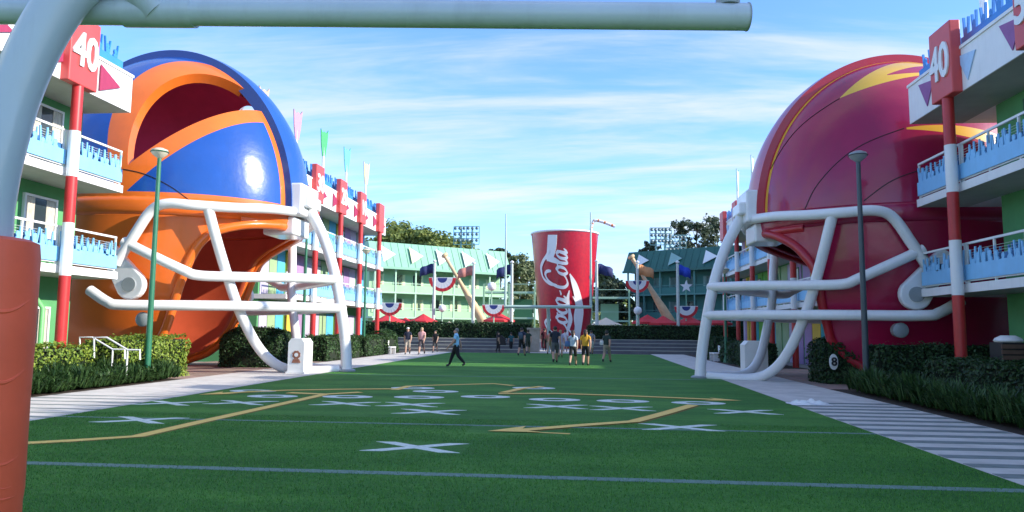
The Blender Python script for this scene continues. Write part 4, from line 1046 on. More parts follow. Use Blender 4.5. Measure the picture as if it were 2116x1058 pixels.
# ------------------------------------------------------------------ giant bats
def bat(label, ptop, pbot, y):
    a = PY(*ptop, y); e = PY(*pbot, y); t = thing('baseball_bat', label, 'bat', (e.x, y, 0), 'giant bats by the pool')
    d_ = (e-a); L = d_.length; prof = [(0.0,0.38),(0.012,0.46),(0.03,0.44),(0.045,0.25),(0.12,0.21),(0.3,0.22),(0.45,0.28),(0.6,0.40),(0.75,0.54),(0.88,0.60),(0.97,0.60),(1.0,0.50)]
    prof = [(u, r_*0.74) for u, r_ in prof]
    e2 = a+d_*(1.0+max(0, e.z-0.0)/max(0.01, -d_.z)*0.0)
    b = MB(); b.tube([a+d_*u for u, _ in prof[4:]], [r_ for _, r_ in prof[4:]], 20); b.build('barrel', wood_m, t, True)
    b = MB(); b.tube([a+d_*u for u, _ in prof[:5]], [r_ for _, r_ in prof[:5]], 20); b.build('knob', wood_m, t, True)
    b = MB(); p = a+d_*0.93; b.tube([(p.x+0.1, y+0.35, 0), (p.x+0.1, y+0.35, max(0.3, p.z))], 0.25, 12); b.build('support', steel, t, True)
    b = MB(); b.box(e.x-0.8, e.x+0.8, y-0.8, y+0.8, -0.02, max(0.3, e.z-0.35)); b.build('plinth', stone_m, t)
bat('giant wooden baseball bat leaning before the sunlit green block', (917,525), (1000,668), 70)
bat('giant wooden baseball bat leaning before the shaded teal block', (1303,528), (1392,676), 70)

# ------------------------------------------------------------------ far green blocks
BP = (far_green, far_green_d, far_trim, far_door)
BP_SHADED = (mat('far wall green shaded', (0.055, 0.19, 0.17), 0.8, 0.1, 0.6), mat('far roof green shaded', (0.022, 0.115, 0.095), 0.5, 0.08, 0.6), mat('far trim green shaded', (0.11, 0.27, 0.24), 0.7, 0.08), mat('far door shaded', (0.28, 0.45, 0.42), 0.7, 0.15, 0.8))  # darker copy of the green set: shade is put into the colours
def block(label, A, B, hz, roofh, nb, seed, pal=None):
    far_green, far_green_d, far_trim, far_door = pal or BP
    A = Vector((*A, 0)); B = Vector((*B, 0)); L = (B-A).length; ux = (B-A).normalized(); uy = Vector((0,0,1)).cross(ux)     # uy points away from the camera
    t = thing('hotel_block', label, 'building', ((A.x+B.x)/2, (A.y+B.y)/2, 0)); rng = random.Random(seed)
    def bx(nm, a0, a1, d0, d1, z0, z1, m, par=t):
        vs = [A+ux*a+uy*d_+Vector((0,0,z)) for z in (z0, z1) for (a, d_) in ((a0,d0),(a1,d0),(a1,d1),(a0,d1))]
        b = MB(); b.add(vs, [(0,3,2,1),(4,5,6,7),(0,1,5,4),(1,2,6,5),(2,3,7,6),(3,0,4,7)]); return b.build(nm, m, par)
    fh = hz/3
    for k in range(3):
        bx('wall', 0, L, 1.8, 12, k*fh+(0.2 if k else 0), (k+1)*fh-0.005, far_green)
        if k: bx('floor_slab', -0.3, L+0.3, 0.0, 12, k*fh, k*fh+0.195, far_trim)
    # railings, posts, openings
    bw = L/nb
    for i in range(nb+1):
        bx('post', i*bw-0.09, i*bw+0.09, 0.05, 0.22, 0, hz-0.01, far_trim)
    for i in range(nb):
        for k in range(3):
            z = k*fh+0.2
            if k:
                rl = bx('railing', i*bw+0.1, (i+1)*bw-0.1, 0.10, 0.16, z+0.98, z+1.06, far_trim)
                bx('lattice', i*bw+0.1, (i+1)*bw-0.1, 0.115, 0.14, z+0.02, z+0.80, far_green, rl)
            for (a0, w, kind) in ((0.5, 1.1, 'window'), (bw-1.75, 1.0, 'door')):
                a = i*bw+a0+rng.uniform(-0.1, 0.1)
                z0 = z+(0.5 if kind == 'window' else 0.0)
                fr = bx(kind, a-0.1, a+w+0.1, 1.72, 1.79, z0, z+2.25, far_trim)
                bx('pane' if kind == 'window' else 'door_leaf', a, a+w, 1.69, 1.715, z0+0.08, z+2.15, (glass if rng.random() < 0.45 else far_door) if kind == 'window' else far_door, fr)
    # mansard roof
    vs = [A+ux*a+uy*d_+Vector((0,0,z)) for (a, d_, z) in ((-0.5,-0.35,hz),(L+0.5,-0.35,hz),(L+0.5,1.2,hz+roofh),(-0.5,1.2,hz+roofh),(-0.5,12.2,hz),(L+0.5,12.2,hz),(L+0.5,11,hz+roofh),(-0.5,11,hz+roofh))]
    b = MB(); b.add(vs, [(0,1,2,3),(1,5,6,2),(5,4,7,6),(4,0,3,7),(3,2,6,7),(0,4,5,1)]); rf = b.build('roof', far_green_d, t)
    bx('eave_trim', -0.55, L+0.55, -0.42, -0.3, hz-0.12, hz+0.16, far_green_d, rf)
    n_ = int(L/0.9)
    for i in range(n_):
        a = (i+0.5)*L/n_; p0 = A+ux*a+uy*-0.36+Vector((0,0,hz+0.1)); p1 = A+ux*a+uy*1.18+Vector((0,0,hz+roofh)); b = MB(); b.tube([p0, p1], 0.02, 5); b.build('standing_seam', far_green_d, rf)
    npn = max(2, int(L/3.6)); sl = Vector((uy.x*1.55, uy.y*1.55, roofh)).normalized()
    for i in range(npn):
        a = (i+0.45)*L/npn; o = A+ux*a+uy*-0.40+Vector((0,0,hz+0.06)); hh = roofh*0.30; c_ = o+sl*roofh*0.55
        b = MB(); nn = ux.cross(sl)*0.12; b.prism([(-0.8,-hh*1.2),(0.95,0.0),(-0.8,hh*1.2)], c_+nn*1.0, ux, sl, 0.05); b.build('pennant', [cup_white, far_door, cup_white, flag_rose][i % 4] if i != 3 else cup_white, t)
    return t
a = PY(775, 600, 84); e = PY(1048, 600, 96)
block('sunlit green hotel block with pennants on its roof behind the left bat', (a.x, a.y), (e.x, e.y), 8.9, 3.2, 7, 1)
a = PY(1297, 600, 98); e = PY(1510, 600, 90)
block('hotel block in shade-darkened teal green with pennants behind the right bat', (a.x, a.y), (e.x, e.y), 9.4, 2.8, 6, 2, BP_SHADED)
block('tall unseen hotel block placed to shade the cup', (22.5, 118), (16.5, 61), 12.0, 1.6, 14, 3, BP_SHADED)  # out of view; placed so that its shadow falls on the cup
block('unseen hotel block added to shade the maroon helmet rear', (24.5, 58), (24.5, 19), 10.6, 1.4, 9, 4, BP_SHADED)  # added out of view to keep the sun off the helmet rear
# open covered walkway linking the blocks
def walkway(label, x0, x1, y, z):
    t = thing('walkway', label, 'walkway', ((x0+x1)/2, y, 0)); n = int((x1-x0)/2.6)
    b = MB(); b.box(x0, x1, y, y+2.2, z, z+0.22); b.build('deck', far_trim, t)
    b = MB(); b.box(x0, x1, y, y+2.2, z*0.5, z*0.5+0.2); b.build('deck', far_trim, t)
    for k in range(n+1):
        xx = x0+(x1-x0)*k/n; b = MB(); b.box(xx-0.1, xx+0.1, y-0.12, y-0.002, 0, z+1.1); b.build('post', far_green, t)
    for zz in (z+1.05, z*0.5+1.15):
        b = MB(); b.box(x0, x1, y-0.10, y-0.02, zz, zz+0.07); b.build('rail', far_trim, t)
    for k in range(n):
        xx = x0+(x1-x0)*(k+0.5)/n; b = MB(); b.box(xx-1.1, xx+1.1, y+2.3, y+2.35, 0, z*0.9); b.build('screen_panel', dkgreen if k % 2 else far_green, t)
walkway('open green walkway between the cup and the left block', PY(1000,600,86).x, PY(1105,600,86).x, 86, 6.0)
walkway('open green walkway between the cup and the teal block', PY(1222,600,90).x, PY(1300,600,90).x, 90, 5.6)

# stadium style light racks
def light_rack(label, px0, px1, py0, py1, y):
    a = PY(px0, py0, y); c = PY(px1, py1, y); t = thing('light_rack', label, 'light tower', ((a.x+c.x)/2, y, 0), 'stadium light racks')
    w = c.x-a.x; h = a.z-c.z
    b = MB()
    for i in range(4): b.box(a.x, c.x, y-0.04, y+0.04, c.z+h*i/3-0.05, c.z+h*i/3+0.05)
    for i in range(3): b.box(a.x+w*i/2-0.05, a.x+w*i/2+0.05, y-0.045, y+0.045, c.z, a.z)
    b.build('frame', light_tower_m, t)
    for s in (0.28, 0.72):
        b = MB(); b.tube([(a.x+w*s, y+0.2, 0), (a.x+w*s, y+0.2, a.z)], 0.13, 8); b.build('mast', light_tower_m, t, True)
    lm = MB(); lm.tube([(0,0.0,0),(0,-0.16,0),(0,-0.34,0.0)], [0.10, 0.19, 0.23], 10); me = lm.mesh('lamp', mat('dark lamp', (0.10, 0.16, 0.18), 0.4, 0.1), True)
    for i in range(6):
        for k in range(3): place('lamp', me, (a.x+w*(i+0.5)/6, y-0.05, c.z+h*(k+0.62)/3), t)
light_rack('rack of stadium lights above the sunlit block roof', 938, 990, 468, 505, 101)
light_rack('rack of stadium lights above the teal block roof', 1343, 1388, 471, 506, 103)
light_rack('rack of stadium lights half hidden by pines above the teal block', 1372, 1418, 486, 524, 110)

# ------------------------------------------------------------------ flags, bunting fans, umbrellas, ball signs
def flagpole(label, px, ptop, y, m, w, side, flag_dy=0):
    p = PY(px, ptop, y); t = thing('flagpole', label, 'flagpole', (p.x, y, 0), 'flagpoles by the pool')
    b = MB(); b.tube([(p.x,y,0),(p.x,y,p.z)], [0.17,0.12], 10); b.build('pole', mat('pale pole', (0.55,0.60,0.55), 0.5, 0.1), t, True)
    b = MB(); b.lathe([(0.02,0),(0.17,0.1),(0.17,0.2),(0.02,0.3)], (p.x,y,p.z), 10); b.build('finial', white_paint, t, True)
    if m:
        b = MB(); n = 9; vs = []
        for i in range(n+1):
            u = i/n; xx = p.x+side*(0.12+w*u); sag = -0.5*u*u
            for zz in (0.0, -0.95): vs.append((xx, y+0.16*math.sin(u*7), p.z-0.1+zz*(1-0.15*u)+sag+0.06*math.sin(u*9)))
        b.add(vs, [(2*i, 2*i+2, 2*i+3, 2*i+1) for i in range(n)]); fo = b.build('flag', m, t, True); md = fo.modifiers.new('thickness', 'SOLIDIFY'); md.thickness = 0.03
flagpole('pale flagpole with navy flag before the sunlit block', 898, 543, 68, flag_navy, 1.3, -1)
flagpole('pale flagpole with rose flag right of the left bat', 979, 547, 68, flag_rose, 1.4, -1)
flagpole('pale flagpole with navy flag left of the red cup', 1058, 545, 66, flag_navy, 1.3, -1)
flagpole('pale flagpole with navy flag right of the red cup', 1233, 543, 66, flag_navy, 1.3, 1)
flagpole('pale flagpole with orange flag by the right bat', 1317, 545, 66, flag_orange, 1.3, 1)
flagpole('pale flagpole with royal blue flag before the teal block', 1400, 545, 66, flag_blue, 1.0, 1)
def bunting(label, px, py, y, r_=1.25):
    r_ *= 0.82
    p = PY(px, py, y); t = thing('bunting_fan', label, 'bunting', (p.x, y, 0), 'red white and blue bunting fans')
    n = 18
    for ra, rb, m, nm in ((0.0, 0.36, fan_blue, 'blue_centre'), (0.36, 0.76, cup_white, 'white_band'), (0.76, 1.0, umb_red, 'red_border')):
        b = MB(); vs = []; fs = []
        for i in range(n+1):
            a_ = PI+PI*i/n; pl = 0.015*(i % 2)
            for q in (ra, rb): vs.append((p.x+r_*q*math.cos(a_), y-pl*q-0.02, p.z+0.4+r_*q*math.sin(a_)))
        for i in range(n): fs.append((2*i, 2*i+1, 2*i+3, 2*i+2))
        b.add(vs, fs); o = b.build(nm, m, t); md = o.modifiers.new('thickness', 'SOLIDIFY'); md.thickness = 0.03
    b = MB(); b.box(p.x-r_, p.x+r_, y+0.02, y+0.1, p.z+0.38, p.z+0.46); b.build('header', white_paint, t)
    b = MB(); b.tube([(p.x, y+0.12, 0), (p.x, y+0.12, p.z+0.4)], 0.06, 8); b.build('stand', far_trim, t, True)
bunting('bunting fan above the red umbrellas by the rainbow wing', 805, 636, 64, 1.35)
bunting('bunting fan hung high before the sunlit block', 914, 583, 69, 1.6)
bunting('bunting fan between the left bat and the far goal post', 1020, 640, 65, 1.25)
bunting('bunting fan hung high between the cup and the right bat', 1317, 590, 67.5, 1.3)
bunting('bunting fan above the red umbrellas before the teal block', 1418, 643, 66, 1.25)
def umbrella(label, px, py, y, r_, m, group, nm='umbrella'):
    p = PY(px, py, y); t = thing(nm, label, 'umbrella', (p.x, y, 0), group)
    b = MB(); n = 8; vs = [(p.x, y, p.z)]
    for i in range(n): a_ = 2*PI*(i+0.5)/n; vs += [(p.x+r_*0.55*math.cos(a_), y+r_*0.55*math.sin(a_), p.z-0.42), (p.x+r_*math.cos(a_), y+r_*math.sin(a_), p.z-0.68), (p.x+r_*math.cos(a_), y+r_*math.sin(a_), p.z-0.86)]
    fs = []
    for i in range(n): j = (i+1) % n; fs += [(0, 1+3*i, 1+3*j), (1+3*i, 2+3*i, 2+3*j, 1+3*j), (2+3*i, 3+3*i, 3+3*j, 2+3*j)]
    b.add(vs, fs); b.build('canopy', m, t)
    b = MB(); b.tube([(p.x, y, 0), (p.x, y, p.z-0.02)], 0.04, 8); b.build('pole', white_paint, t, True)
    b = MB(); b.lathe([(0.3,0),(0.3,0.08),(0.06,0.12)], (p.x,y,0), 12); b.build('base', steel, t, True)
gu = 'red umbrellas by the pool'
umbrella('red umbrella below the bunting beside the rainbow wing', 803, 648, 66, 1.5, umb_red, gu)
umbrella('red umbrella second from the rainbow wing', 838, 656, 68, 1.4, umb_red, gu)
umbrella('red umbrella before the sunlit block near the navy flag', 875, 648, 67, 1.35, umb_red, gu)
umbrella('red umbrella at the foot of the left bat', 1032, 646, 67, 1.5, umb_red, gu)
umbrella('red umbrella left of the right bat', 1338, 650, 68, 1.5, umb_red, gu)
umbrella('red umbrella touching the right bat barrel', 1370, 652, 67, 1.35, umb_red, gu)
umbrella('red umbrella under the bunting before the teal block', 1424, 652, 67, 1.45, umb_red, gu)
umbrella('red umbrella partly hidden by the maroon helmet mask', 1480, 652, 67, 1.4, umb_red, gu)
umbrella('cream umbrella between the cup and the orange flag', 1252, 656, 68, 1.6, cream, 'cream umbrellas')
umbrella('cream umbrella in front of the left bat', 975, 668, 66, 1.5, cream, 'cream umbrellas')
umbrella('low cream umbrella before the sunlit block', 928, 664, 66, 1.4, cream, 'cream umbrellas')
def ball_sign(label, px, py, y, r_=0.5):
    p = PY(px, py, y); t = thing('ball_sign', label, 'sign', (p.x, y, 0), 'white ball signs')
    b = MB(); b.lathe([(r_*math.sin(PI*i/10)+0.001, -r_*math.cos(PI*i/10)) for i in range(11)], (p.x, y, p.z), 16); b.build('ball', cup_white, t, True)
    b = MB(); b.tube([(p.x, y, 0), (p.x, y, p.z-r_*0.9)], 0.06, 8); b.build('stand', far_trim, t, True)
ball_sign('white ball on a stand before the upper floor of the sunlit block', 1016, 592, 69, 0.42)
ball_sign('white ball on a low stand between the navy flag and left bat', 914, 637, 68, 0.36)
ball_sign('white ball on a low stand by the orange flag', 1318, 642, 65.5, 0.36)
# star emblem on the teal block
p = PY(1418, 592, 88.8); sb = thing('star_sign', 'white star sign before the teal block', 'sign', (p.x, 88.8, 0))
b = MB(); b.prism([((0.75 if i % 2 == 0 else 0.32)*math.sin(i*PI/5), (0.75 if i % 2 == 0 else 0.32)*math.cos(i*PI/5)) for i in range(10)], p, (1,0,0), (0,0,1), 0.12); b.build('star', cup_white, sb)
b = MB(); b.tube([(p.x, 88.9, 0), (p.x, 88.9, p.z)], 0.07, 8); b.build('stand', far_green_d, sb, True)

# ------------------------------------------------------------------ trees
def tree(label, x, y, h, cr, ch, m, seed, n_cl=60, leaf=0.32, trunk=0.3, per=46, group='trees behind the blocks', gap=0.25, kind='tree'):
    rng = random.Random(seed); t = thing(kind, label, 'tree', (x, y, 0), group)
    b = MB(); top = Vector((x+rng.uniform(-.3,.3), y, h*0.93)); base = Vector((x, y, -0.05))
    b.tube([base, base.lerp(top, 0.35)+Vector((0.1,0,0)), base.lerp(top, 0.7), top], [trunk, trunk*0.75, trunk*0.45, trunk*0.1], 10)
    cl = []
    for i in range(n_cl):
        u = rng.random()**0.7; zc_ = h-ch+ch*rng.random(); w = math.sqrt(max(0.05, 1-((zc_-(h-ch*0.55))/(ch*0.62))**2))
        a_ = rng.uniform(0, 2*PI); c_ = Vector((x+cr*w*u*math.cos(a_), y+cr*w*u*math.sin(a_), zc_)); cl.append(c_)
        if i % 3 == 0:
            s_ = base.lerp(top, min(0.9, max(0.3, (zc_-1.0)/h))); b.tube([s_, s_.lerp(c_, 0.5)+Vector((0,0,0.2)), c_], [trunk*0.28, trunk*0.15, 0.03], 6)
    b.build('trunk', bark, t, True)
    vs, fs = [], []
    for c_ in cl:
        rr = rng.uniform(0.55, 1.15)*cr*0.30
        for k in range(per):
            d_ = Vector((rng.gauss(0,1), rng.gauss(0,1), rng.gauss(0,0.75))).normalized(); q = c_+d_*rr*rng.random()**0.4
            quad_leaf(vs, fs, q, d_+Vector((rng.gauss(0,.5), rng.gauss(0,.5), 0.5)), leaf, rng, 0.7)
    f_ = MB(); f_.add(vs, fs); f_.build('crown', m, t)
k = 0
for px, pt, y, cr, ch, lab in ((800,482,108,4.2,7,'rounded green tree nearest the rainbow wing roof'), (826,466,112,4.6,8,'tallest rounded green tree behind the sunlit block'), (852,480,110,4.0,7,'rounded green tree between the two tallest ones'),
                          (880,478,108,4.2,8,'broad green tree behind the sunlit block ridge'), (908,486,110,3.8,7,'rounded green tree just left of the light rack'), (955,500,112,2.6,5,'small green tree under the light rack')):
    p = PY(px, pt, y); tree(lab, p.x, y, p.z, cr, ch, tree_leaf, 40+k, 90, 0.30, 0.35); k += 1
for px, pt, y, cr, ch, lab in ((1413,455,118,2.6,6.5,'slim open pine left of its twin above the teal block'), (1442,462,116,2.6,6,'open crowned pine in the middle above the teal block'), (1480,448,120,3.2,8,'tall open pine beside the maroon helmet mask'),
                          (1345,500,120,1.8,4,'low dark pine left of the light rack'),):
    p = PY(px, pt, y); tree(lab, p.x, y, p.z, cr, ch, pine_leaf, 60+k, 42, 0.24, 0.26, 30, 'pines behind the teal block', kind='pine_tree'); k += 1
for px, pt, y, cr, ch, m, lab in ((1068,530,100,2.4,7,pale_leaf,'pale bushy tree between the sunlit block and the cup'), (1090,540,104,2.2,7,pale_leaf,'narrow pale tree close to the cup left side'), (1245,565,100,2.4,5,pale_leaf,'pale bushy tree right of the cup'),
                             (1275,585,96,2.2,5,pine_leaf,'dark tree between the cup and the teal block'), (1035,515,108,1.6,4,pine_leaf,'small dark tree over the sunlit block end'), (1020,518,112,1.5,4,pine_leaf,'tiny dark tree over the sunlit block ridge')):
    p = PY(px, pt, y); tree(lab, p.x, y, p.z, cr, ch, m, 80+k, 60, 0.26, 0.22, 40, 'trees either side of the cup'); k += 1
# distant wood that closes the view between and beyond the buildings
rng = random.Random(9); vs, fs = [], []
for i in range(15000):
    x = rng.uniform(-170, 170); y = 150+rng.uniform(0, 14); top = 6.5+2.4*math.sin(x*0.11)+1.4*math.sin(x*0.37+1)+0.9*math.sin(x*0.9)
    quad_leaf(vs, fs, Vector((x, y, rng.random()**0.8*top)), Vector((rng.gauss(0,.6), -1, rng.gauss(0.4,.6))), 0.75, rng, 0.7)
b = MB(); b.add(vs, fs); o = b.build('distant_wood', tree_leaf); o['kind'] = 'stuff'; tag(o, 'distant line of trees beyond the hotel blocks', 'woods')

# ------------------------------------------------------------------ people
def person(label, px, py, heading, phase, shirt, bottom, long_legs, skin=(0.46,0.27,0.19), hair=(0.03,0.02,0.015), hgt=1.72, pack=None, cap=None, bag=None, long_hair=False, build=1.0, sleeve=0.55):
    build *= 1.2
    w0 = G(px, py); root = thing('person', label, 'person', (w0.x, w0.y, 0)); s = hgt/1.74
    sw = math.sin(phase); st = 0.26*sw
    J = {}; Rr = {}
    def j(n, x, y, z, r_, r2=None): J[n] = Vector((x, y, z)); Rr[n] = (r_*build, (r2 or r_)*build)
    j('pelvis',0,0,0.95,.135,.105); j('waist',0,0.0,1.08,.125,.095); j('chest',0,0.005,1.28,.15,.105); j('neckb',0,-0.005,1.44,.085,.07); j('neck',0,0.005,1.51,.055); j('head',0,0.025,1.585,.078,.088); j('crown',0,0.015,1.665,.074,.086)
    for sd, nm in ((-1,'l'),(1,'r')):
        f_ = st*sd
        j('hip'+nm, sd*.095,0.0,0.90,.095); j('knee'+nm, sd*.10, f_*0.55+0.04*(1 if f_ > 0 else 1), 0.50,.062); j('ank'+nm, sd*.095, f_*1.25-(0.10 if f_ < 0 else 0.0), 0.085+(0.07 if f_ < -0.08 else 0),.040); j('toe'+nm, sd*.105, f_*1.25+0.15-(0.12 if f_ < 0 else 0), 0.045+(0.02 if f_ < -0.08 else 0),.036)
        a_ = -st*sd
        j('sho'+nm, sd*.185,0,1.405,.062); j('elb'+nm, sd*.235, a_*0.55-0.02,1.13,.045); j('wri'+nm, sd*.235, a_*1.15+0.07,0.90,.030); j('pal'+nm, sd*.232, a_*1.25+0.09,0.83,.030,.016)
    E_ = [('pelvis','waist'),('waist','chest'),('chest','neckb'),('neckb','neck'),('neck','head'),('head','crown')]
    for nm in 'lr': E_ += [('pelvis','hip'+nm),('hip'+nm,'knee'+nm),('knee'+nm,'ank'+nm),('ank'+nm,'toe'+nm),('neckb','sho'+nm),('sho'+nm,'elb'+nm),('elb'+nm,'wri'+nm),('wri'+nm,'pal'+nm)]
    names = list(J); me = bpy.data.meshes.new('sk'); me.from_pydata([tuple(J[n]) for n in names], [(names.index(a), names.index(c)) for a, c in E_], [])
    o = bpy.data.objects.new('sk', me); col.objects.link(o); o.modifiers.new('s', 'SKIN')
    sk = me.skin_vertices[0].data
    for i, n in enumerate(names): sk[i].radius = Rr[n]; sk[i].use_root = (n == 'pelvis')
    sub = o.modifiers.new('u', 'SUBSURF'); sub.levels = 2; sub.render_levels = 2
    dg = bpy.context.evaluated_depsgraph_get(); bme = bpy.data.meshes.new_from_object(o.evaluated_get(dg)); bpy.data.objects.remove(o)
    # fingers: five unequal bent chains on each hand
    fb = MB(); fb.v = [tuple(v.co) for v in bme.vertices]; fb.f = [tuple(p.vertices) for p in bme.polygons]
    nb = len(fb.f)
    for sd, nm in ((-1,'l'),(1,'r')):
        P = J['pal'+nm]
        for q in range(4):
            yo = (q-1.5)*0.019; L = (0.07,0.082,0.076,0.058)[q]; x_ = P.x
            fb.tube([(x_, P.y+yo, P.z-0.012), (x_-sd*0.004, P.y+yo, P.z-0.012-L*0.5), (x_-sd*0.022, P.y+yo, P.z-0.012-L)], [0.0095,0.0085,0.006], 6)
        fb.tube([(P.x, P.y+0.02, P.z+0.03), (P.x-sd*0.01, P.y+0.05, P.z+0.0), (P.x-sd*0.02, P.y+0.055, P.z-0.035)], [0.011,0.010,0.007], 6)
    # face: nose, brow, ears
    H = J['head']
    fb.tube([(0, H.y+0.088, H.z+0.03), (0, H.y+0.112, H.z-0.005), (0, H.y+0.09, H.z-0.015)], [0.008,0.014,0.008], 6)
    for sd in (-1, 1): fb.tube([(sd*0.074, H.y-0.005, H.z+0.03), (sd*0.088, H.y-0.01, H.z+0.012), (sd*0.076, H.y, H.z-0.02)], [0.01,0.016,0.008], 6)
    def seg(p, a, c):
        d_ = c-a; tt = max(0, min(1, (p-a).dot(d_)/d_.dot(d_))); return (p-a-d_*tt).length, tt
    mi = []
    for fi, f_ in enumerate(fb.f):
        c_ = sum((Vector(fb.v[i]) for i in f_), Vector())/len(f_)
        if fi >= nb: mi.append(2); continue
        best = None
        for a, c in E_:
            d_, tt = seg(c_, J[a], J[c]); d_ -= 0.6*(Rr[a][0]*(1-tt)+Rr[c][0]*tt)
            if best is None or d_ < best[0]: best = (d_, a, c, tt)
        _, a, c, tt = best; k = 2
        if c in ('waist','chest') or a == 'chest' or (a == 'neckb' and c.startswith('sho')): k = 0
        if a == 'pelvis' or c == 'pelvis': k = 1 if c_.z < 0.97 else 0
        if a.startswith('sho'): k = 0 if tt < sleeve else 2
        if a.startswith('hip'): k = 1
        if a.startswith('knee'): k = 1 if (long_legs and tt < 0.95) else (1 if tt < 0.02 else 2)
        if a.startswith('ank') or c.startswith('toe'): k = 3
        if a.startswith('knee') and not long_legs and tt > 0.9: k = 3
        if a in ('neckb','neck','head') and not c.startswith('sho'): k = 2 if c_.z > 1.475 else 0
        mi.append(k)
    fb.m = mi
    key = label
    ms = [mat('shirt '+key, shirt, 0.85, 0.15, 9.0, bump=0.3, bscale=25), mat('bottom '+key, bottom, 0.85, 0.15, 9.0, bump=0.3, bscale=25), mat('skin %.2f' % skin[0], skin, 0.55, 0.06), mat('shoe '+key, (0.05,0.05,0.055), 0.6, 0.2)]
    Tm = Matrix.Translation(Vector((w0.x, w0.y, 0.004))) @ Matrix.Rotation(heading, 4, 'Z') @ Matrix.Scale(s, 4)
    def put(nm, mb, mm, par=root, smooth=True):
        me_ = mb.mesh(nm, mm, smooth); me_.transform(Tm); return link(nm, me_, par)
    put('body', fb, ms)
    hb = MB(); prof = [(0.02,0.105),(0.06,0.09),(0.088,0.05),(0.096,0.0),(0.09,-0.04),(0.07,-0.075)]
    hb.lathe([(r_*1.0, z) for r_, z in prof[::-1]], (0, 0.0, 1.66), 14)
    hb.v = [(x, y-0.018 if z > 1.64 else min(y-0.03, 0.01), z) for x, y, z in hb.v]
    if long_hair: hb.tube([(0,-0.05,1.66),(0,-0.085,1.55),(0,-0.10,1.42)], [0.07,0.075,0.03], 10)
    put('hair', hb, mat('hair %.2f' % hair[0], hair, 0.6, 0.3, 20))
    for sd in (-1, 1):
        eb = MB(); eb.lathe([(0.002,-0.009),(0.009,0),(0.002,0.009)], (sd*0.03, H.y+0.083, H.z+0.03), 8); put('eye', eb, black_m)
    mb_ = MB(); mb_.tube([(-0.022, H.y+0.084, H.z-0.043), (0, H.y+0.090, H.z-0.045), (0.022, H.y+0.084, H.z-0.043)], 0.005, 6); put('mouth', mb_, mat('lips', (0.35,0.12,0.10), 0.5, 0.1))
    if cap:
        cb_ = MB(); cb_.lathe([(0.104,0.0),(0.10,0.05),(0.07,0.085),(0.01,0.095)], (0,0.01,1.685), 16); cb_.prism([(-0.08,0.08),(0.08,0.08),(0.05,0.19),(-0.05,0.19)], (0,0.01,1.69), (1,0,0), (0,1,0), 0.012); put('cap', cb_, mat('cap '+key, cap, 0.8, 0.1))
    if pack:
        pb = MB(); pb.lathe([(0.10,0),(0.145,0.05),(0.15,0.25),(0.12,0.38),(0.04,0.43)], (0,0,0), 12); pb.v = [(x, y*0.6-0.19, z+1.03) for x, y, z in pb.v]
        for sd in (-1, 1): pb.tube([(sd*0.10,-0.12,1.12),(sd*0.13,0.10,1.28),(sd*0.12,0.02,1.46),(sd*0.10,-0.13,1.42)], 0.018, 6)
        put('backpack', pb, mat('pack '+key, pack, 0.8, 0.15))
    if bag:
        pb = MB(); pb.lathe([(0.09,0),(0.12,0.04),(0.11,0.22),(0.08,0.27)], (0,0,0), 10); pb.v = [(x*1.2-0.27, y*0.6-0.02, z+0.95) for x, y, z in pb.v]
        pb.tube([(-0.27,-0.02,1.2),(-0.18,-0.03,1.47),(-0.10,-0.08,1.3)], 0.014, 6); put('shoulder_bag', pb, mat('bag '+key, bag, 0.8, 0.1))
    return root
navy = (0.018,0.026,0.055); blk = (0.012,0.013,0.016)
LEFT = R(90); AWAY = 0.0; TOW = R(180)
person('person in sky blue shirt and black trousers walking left across the turf', 942, 758, R(98), 1.3, (0.30,0.62,0.85), blk, True, hair=(0.25,0.23,0.21), build=1.2, hgt=1.74)
person('person in navy top and pale shorts walking on the left path', 842, 733, R(185), 0.9, navy, (0.38,0.33,0.27), False, cap=(0.75,0.75,0.73), hgt=1.78)
person('fair haired person in pink top and dark shorts on the left path', 871, 733, R(178), 1.9, (0.66,0.36,0.36), (0.06,0.05,0.06), False, hair=(0.55,0.40,0.22), hgt=1.80, build=1.12)
person('person in black top and shorts behind the pink one on the path', 899, 729, R(170), 0.6, blk, (0.03,0.03,0.035), False, hgt=1.62)
person('person with navy shirt and small backpack near the stroller', 1078, 736, R(-15), 1.2, navy, blk, False, pack=(0.06,0.10,0.14), hgt=1.84, build=1.15)
person('person in dark green shirt beside the navy backpack wearer', 1091, 731, R(8), 2.2, (0.02,0.05,0.035), (0.05,0.06,0.04), False, hgt=1.72)
person('person in teal shirt standing behind the stroller', 1056, 728, R(30), 0.4, (0.02,0.10,0.12), blk, True, hgt=1.5)
person('slim person in dark red and black at the gap in the hedge', 1125, 726, R(5), 0.5, (0.10,0.015,0.025), blk, True, hgt=1.85)
person('tall person in navy shirt and grey shorts walking towards the cup', 1147, 750, R(6), 1.0, (0.022,0.028,0.045), (0.10,0.105,0.11), False, hgt=1.90, build=1.12)
person('person in white shirt walking ahead towards the cup', 1168, 728, R(0), 1.6, (0.62,0.60,0.64), (0.55,0.52,0.55), False, hgt=1.75)
person('person in pale blue shirt and black shorts carrying a blue bag', 1184, 757, R(-8), 1.8, (0.50,0.58,0.66), blk, False, bag=(0.08,0.16,0.35), hgt=1.70, long_hair=True)
person('person in mustard yellow shirt and black shorts walking away', 1210, 757, R(-4), 0.8, (0.66,0.36,0.03), blk, False, hgt=1.74, build=1.08, long_hair=True)
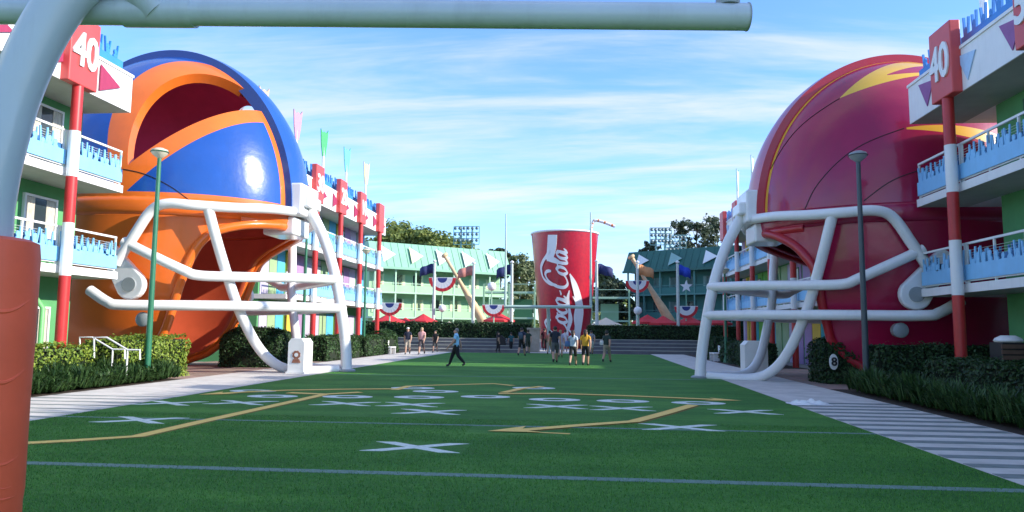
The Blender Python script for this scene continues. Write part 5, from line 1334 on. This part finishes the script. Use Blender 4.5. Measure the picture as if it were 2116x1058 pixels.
person('person in dark green shirt and khaki shorts with a white bag', 1254, 749, R(-20), 1.5, (0.025,0.05,0.04), (0.33,0.28,0.20), False, bag=(0.70,0.70,0.68), cap=(0.03,0.035,0.03), hgt=1.68, build=1.2)
person('person in grey tank top and white shorts ahead of the mustard shirt', 1222, 733, R(4), 1.1, (0.30,0.30,0.32), (0.6,0.6,0.58), False, hgt=1.72)
person('person in lavender shirt walking beside the navy shirted one', 1158, 738, R(3), 0.3, (0.52,0.46,0.60), (0.45,0.43,0.45), False, hgt=1.72, long_hair=True, hair=(0.30,0.20,0.10))
person('person in coral shirt and tan shorts by the stone pillar', 1136, 733, R(-6), 1.4, (0.62,0.25,0.20), (0.40,0.32,0.24), False, hgt=1.66)
person('person in black dress leaning at the stroller', 1029, 729, R(-60), 0.2, (0.02,0.015,0.02), (0.02,0.015,0.02), True, hgt=1.55, build=1.2, long_hair=True)
# folded black stroller
q = G(1036, 727); sr = thing('stroller', 'black stroller parked at the end of the turf', 'stroller', (q.x, q.y, 0)); x, y = q.x, q.y
b = MB(); b.prism([(-0.35,0.3),(0.15,0.28),(0.38,0.55),(0.30,1.05),(0.0,1.28),(-0.28,1.2),(-0.12,0.95),(-0.05,0.62),(-0.38,0.5)], (x, y+0.28, 0), (1,0,0), (0,0,1), 0.56); b.build('seat_hood', black_m, sr)
for dx_, r_ in ((-0.34, 0.12), (0.32, 0.16)):
    for sy in (-0.27, 0.27):
        b = MB(); b.tube([(x+dx_, y+sy-0.025, r_), (x+dx_, y+sy+0.025, r_)], r_, 16); b.build('wheel', black_m, sr, True)
for sy in (-0.25, 0.25):
    b = MB(); b.tube([(x-0.34, y+sy, 0.12), (x+0.1, y+sy, 0.5), (x+0.45, y+sy, 1.02)], 0.016, 8); b.tube([(x+0.32, y+sy, 0.16), (x-0.1, y+sy, 0.62)], 0.016, 8); b.build('frame_tube', steel, sr, True)
b = MB(); b.tube([(x+0.45, y-0.25, 1.02), (x+0.45, y+0.25, 1.02)], 0.02, 8); b.build('handle', black_m, sr, True)
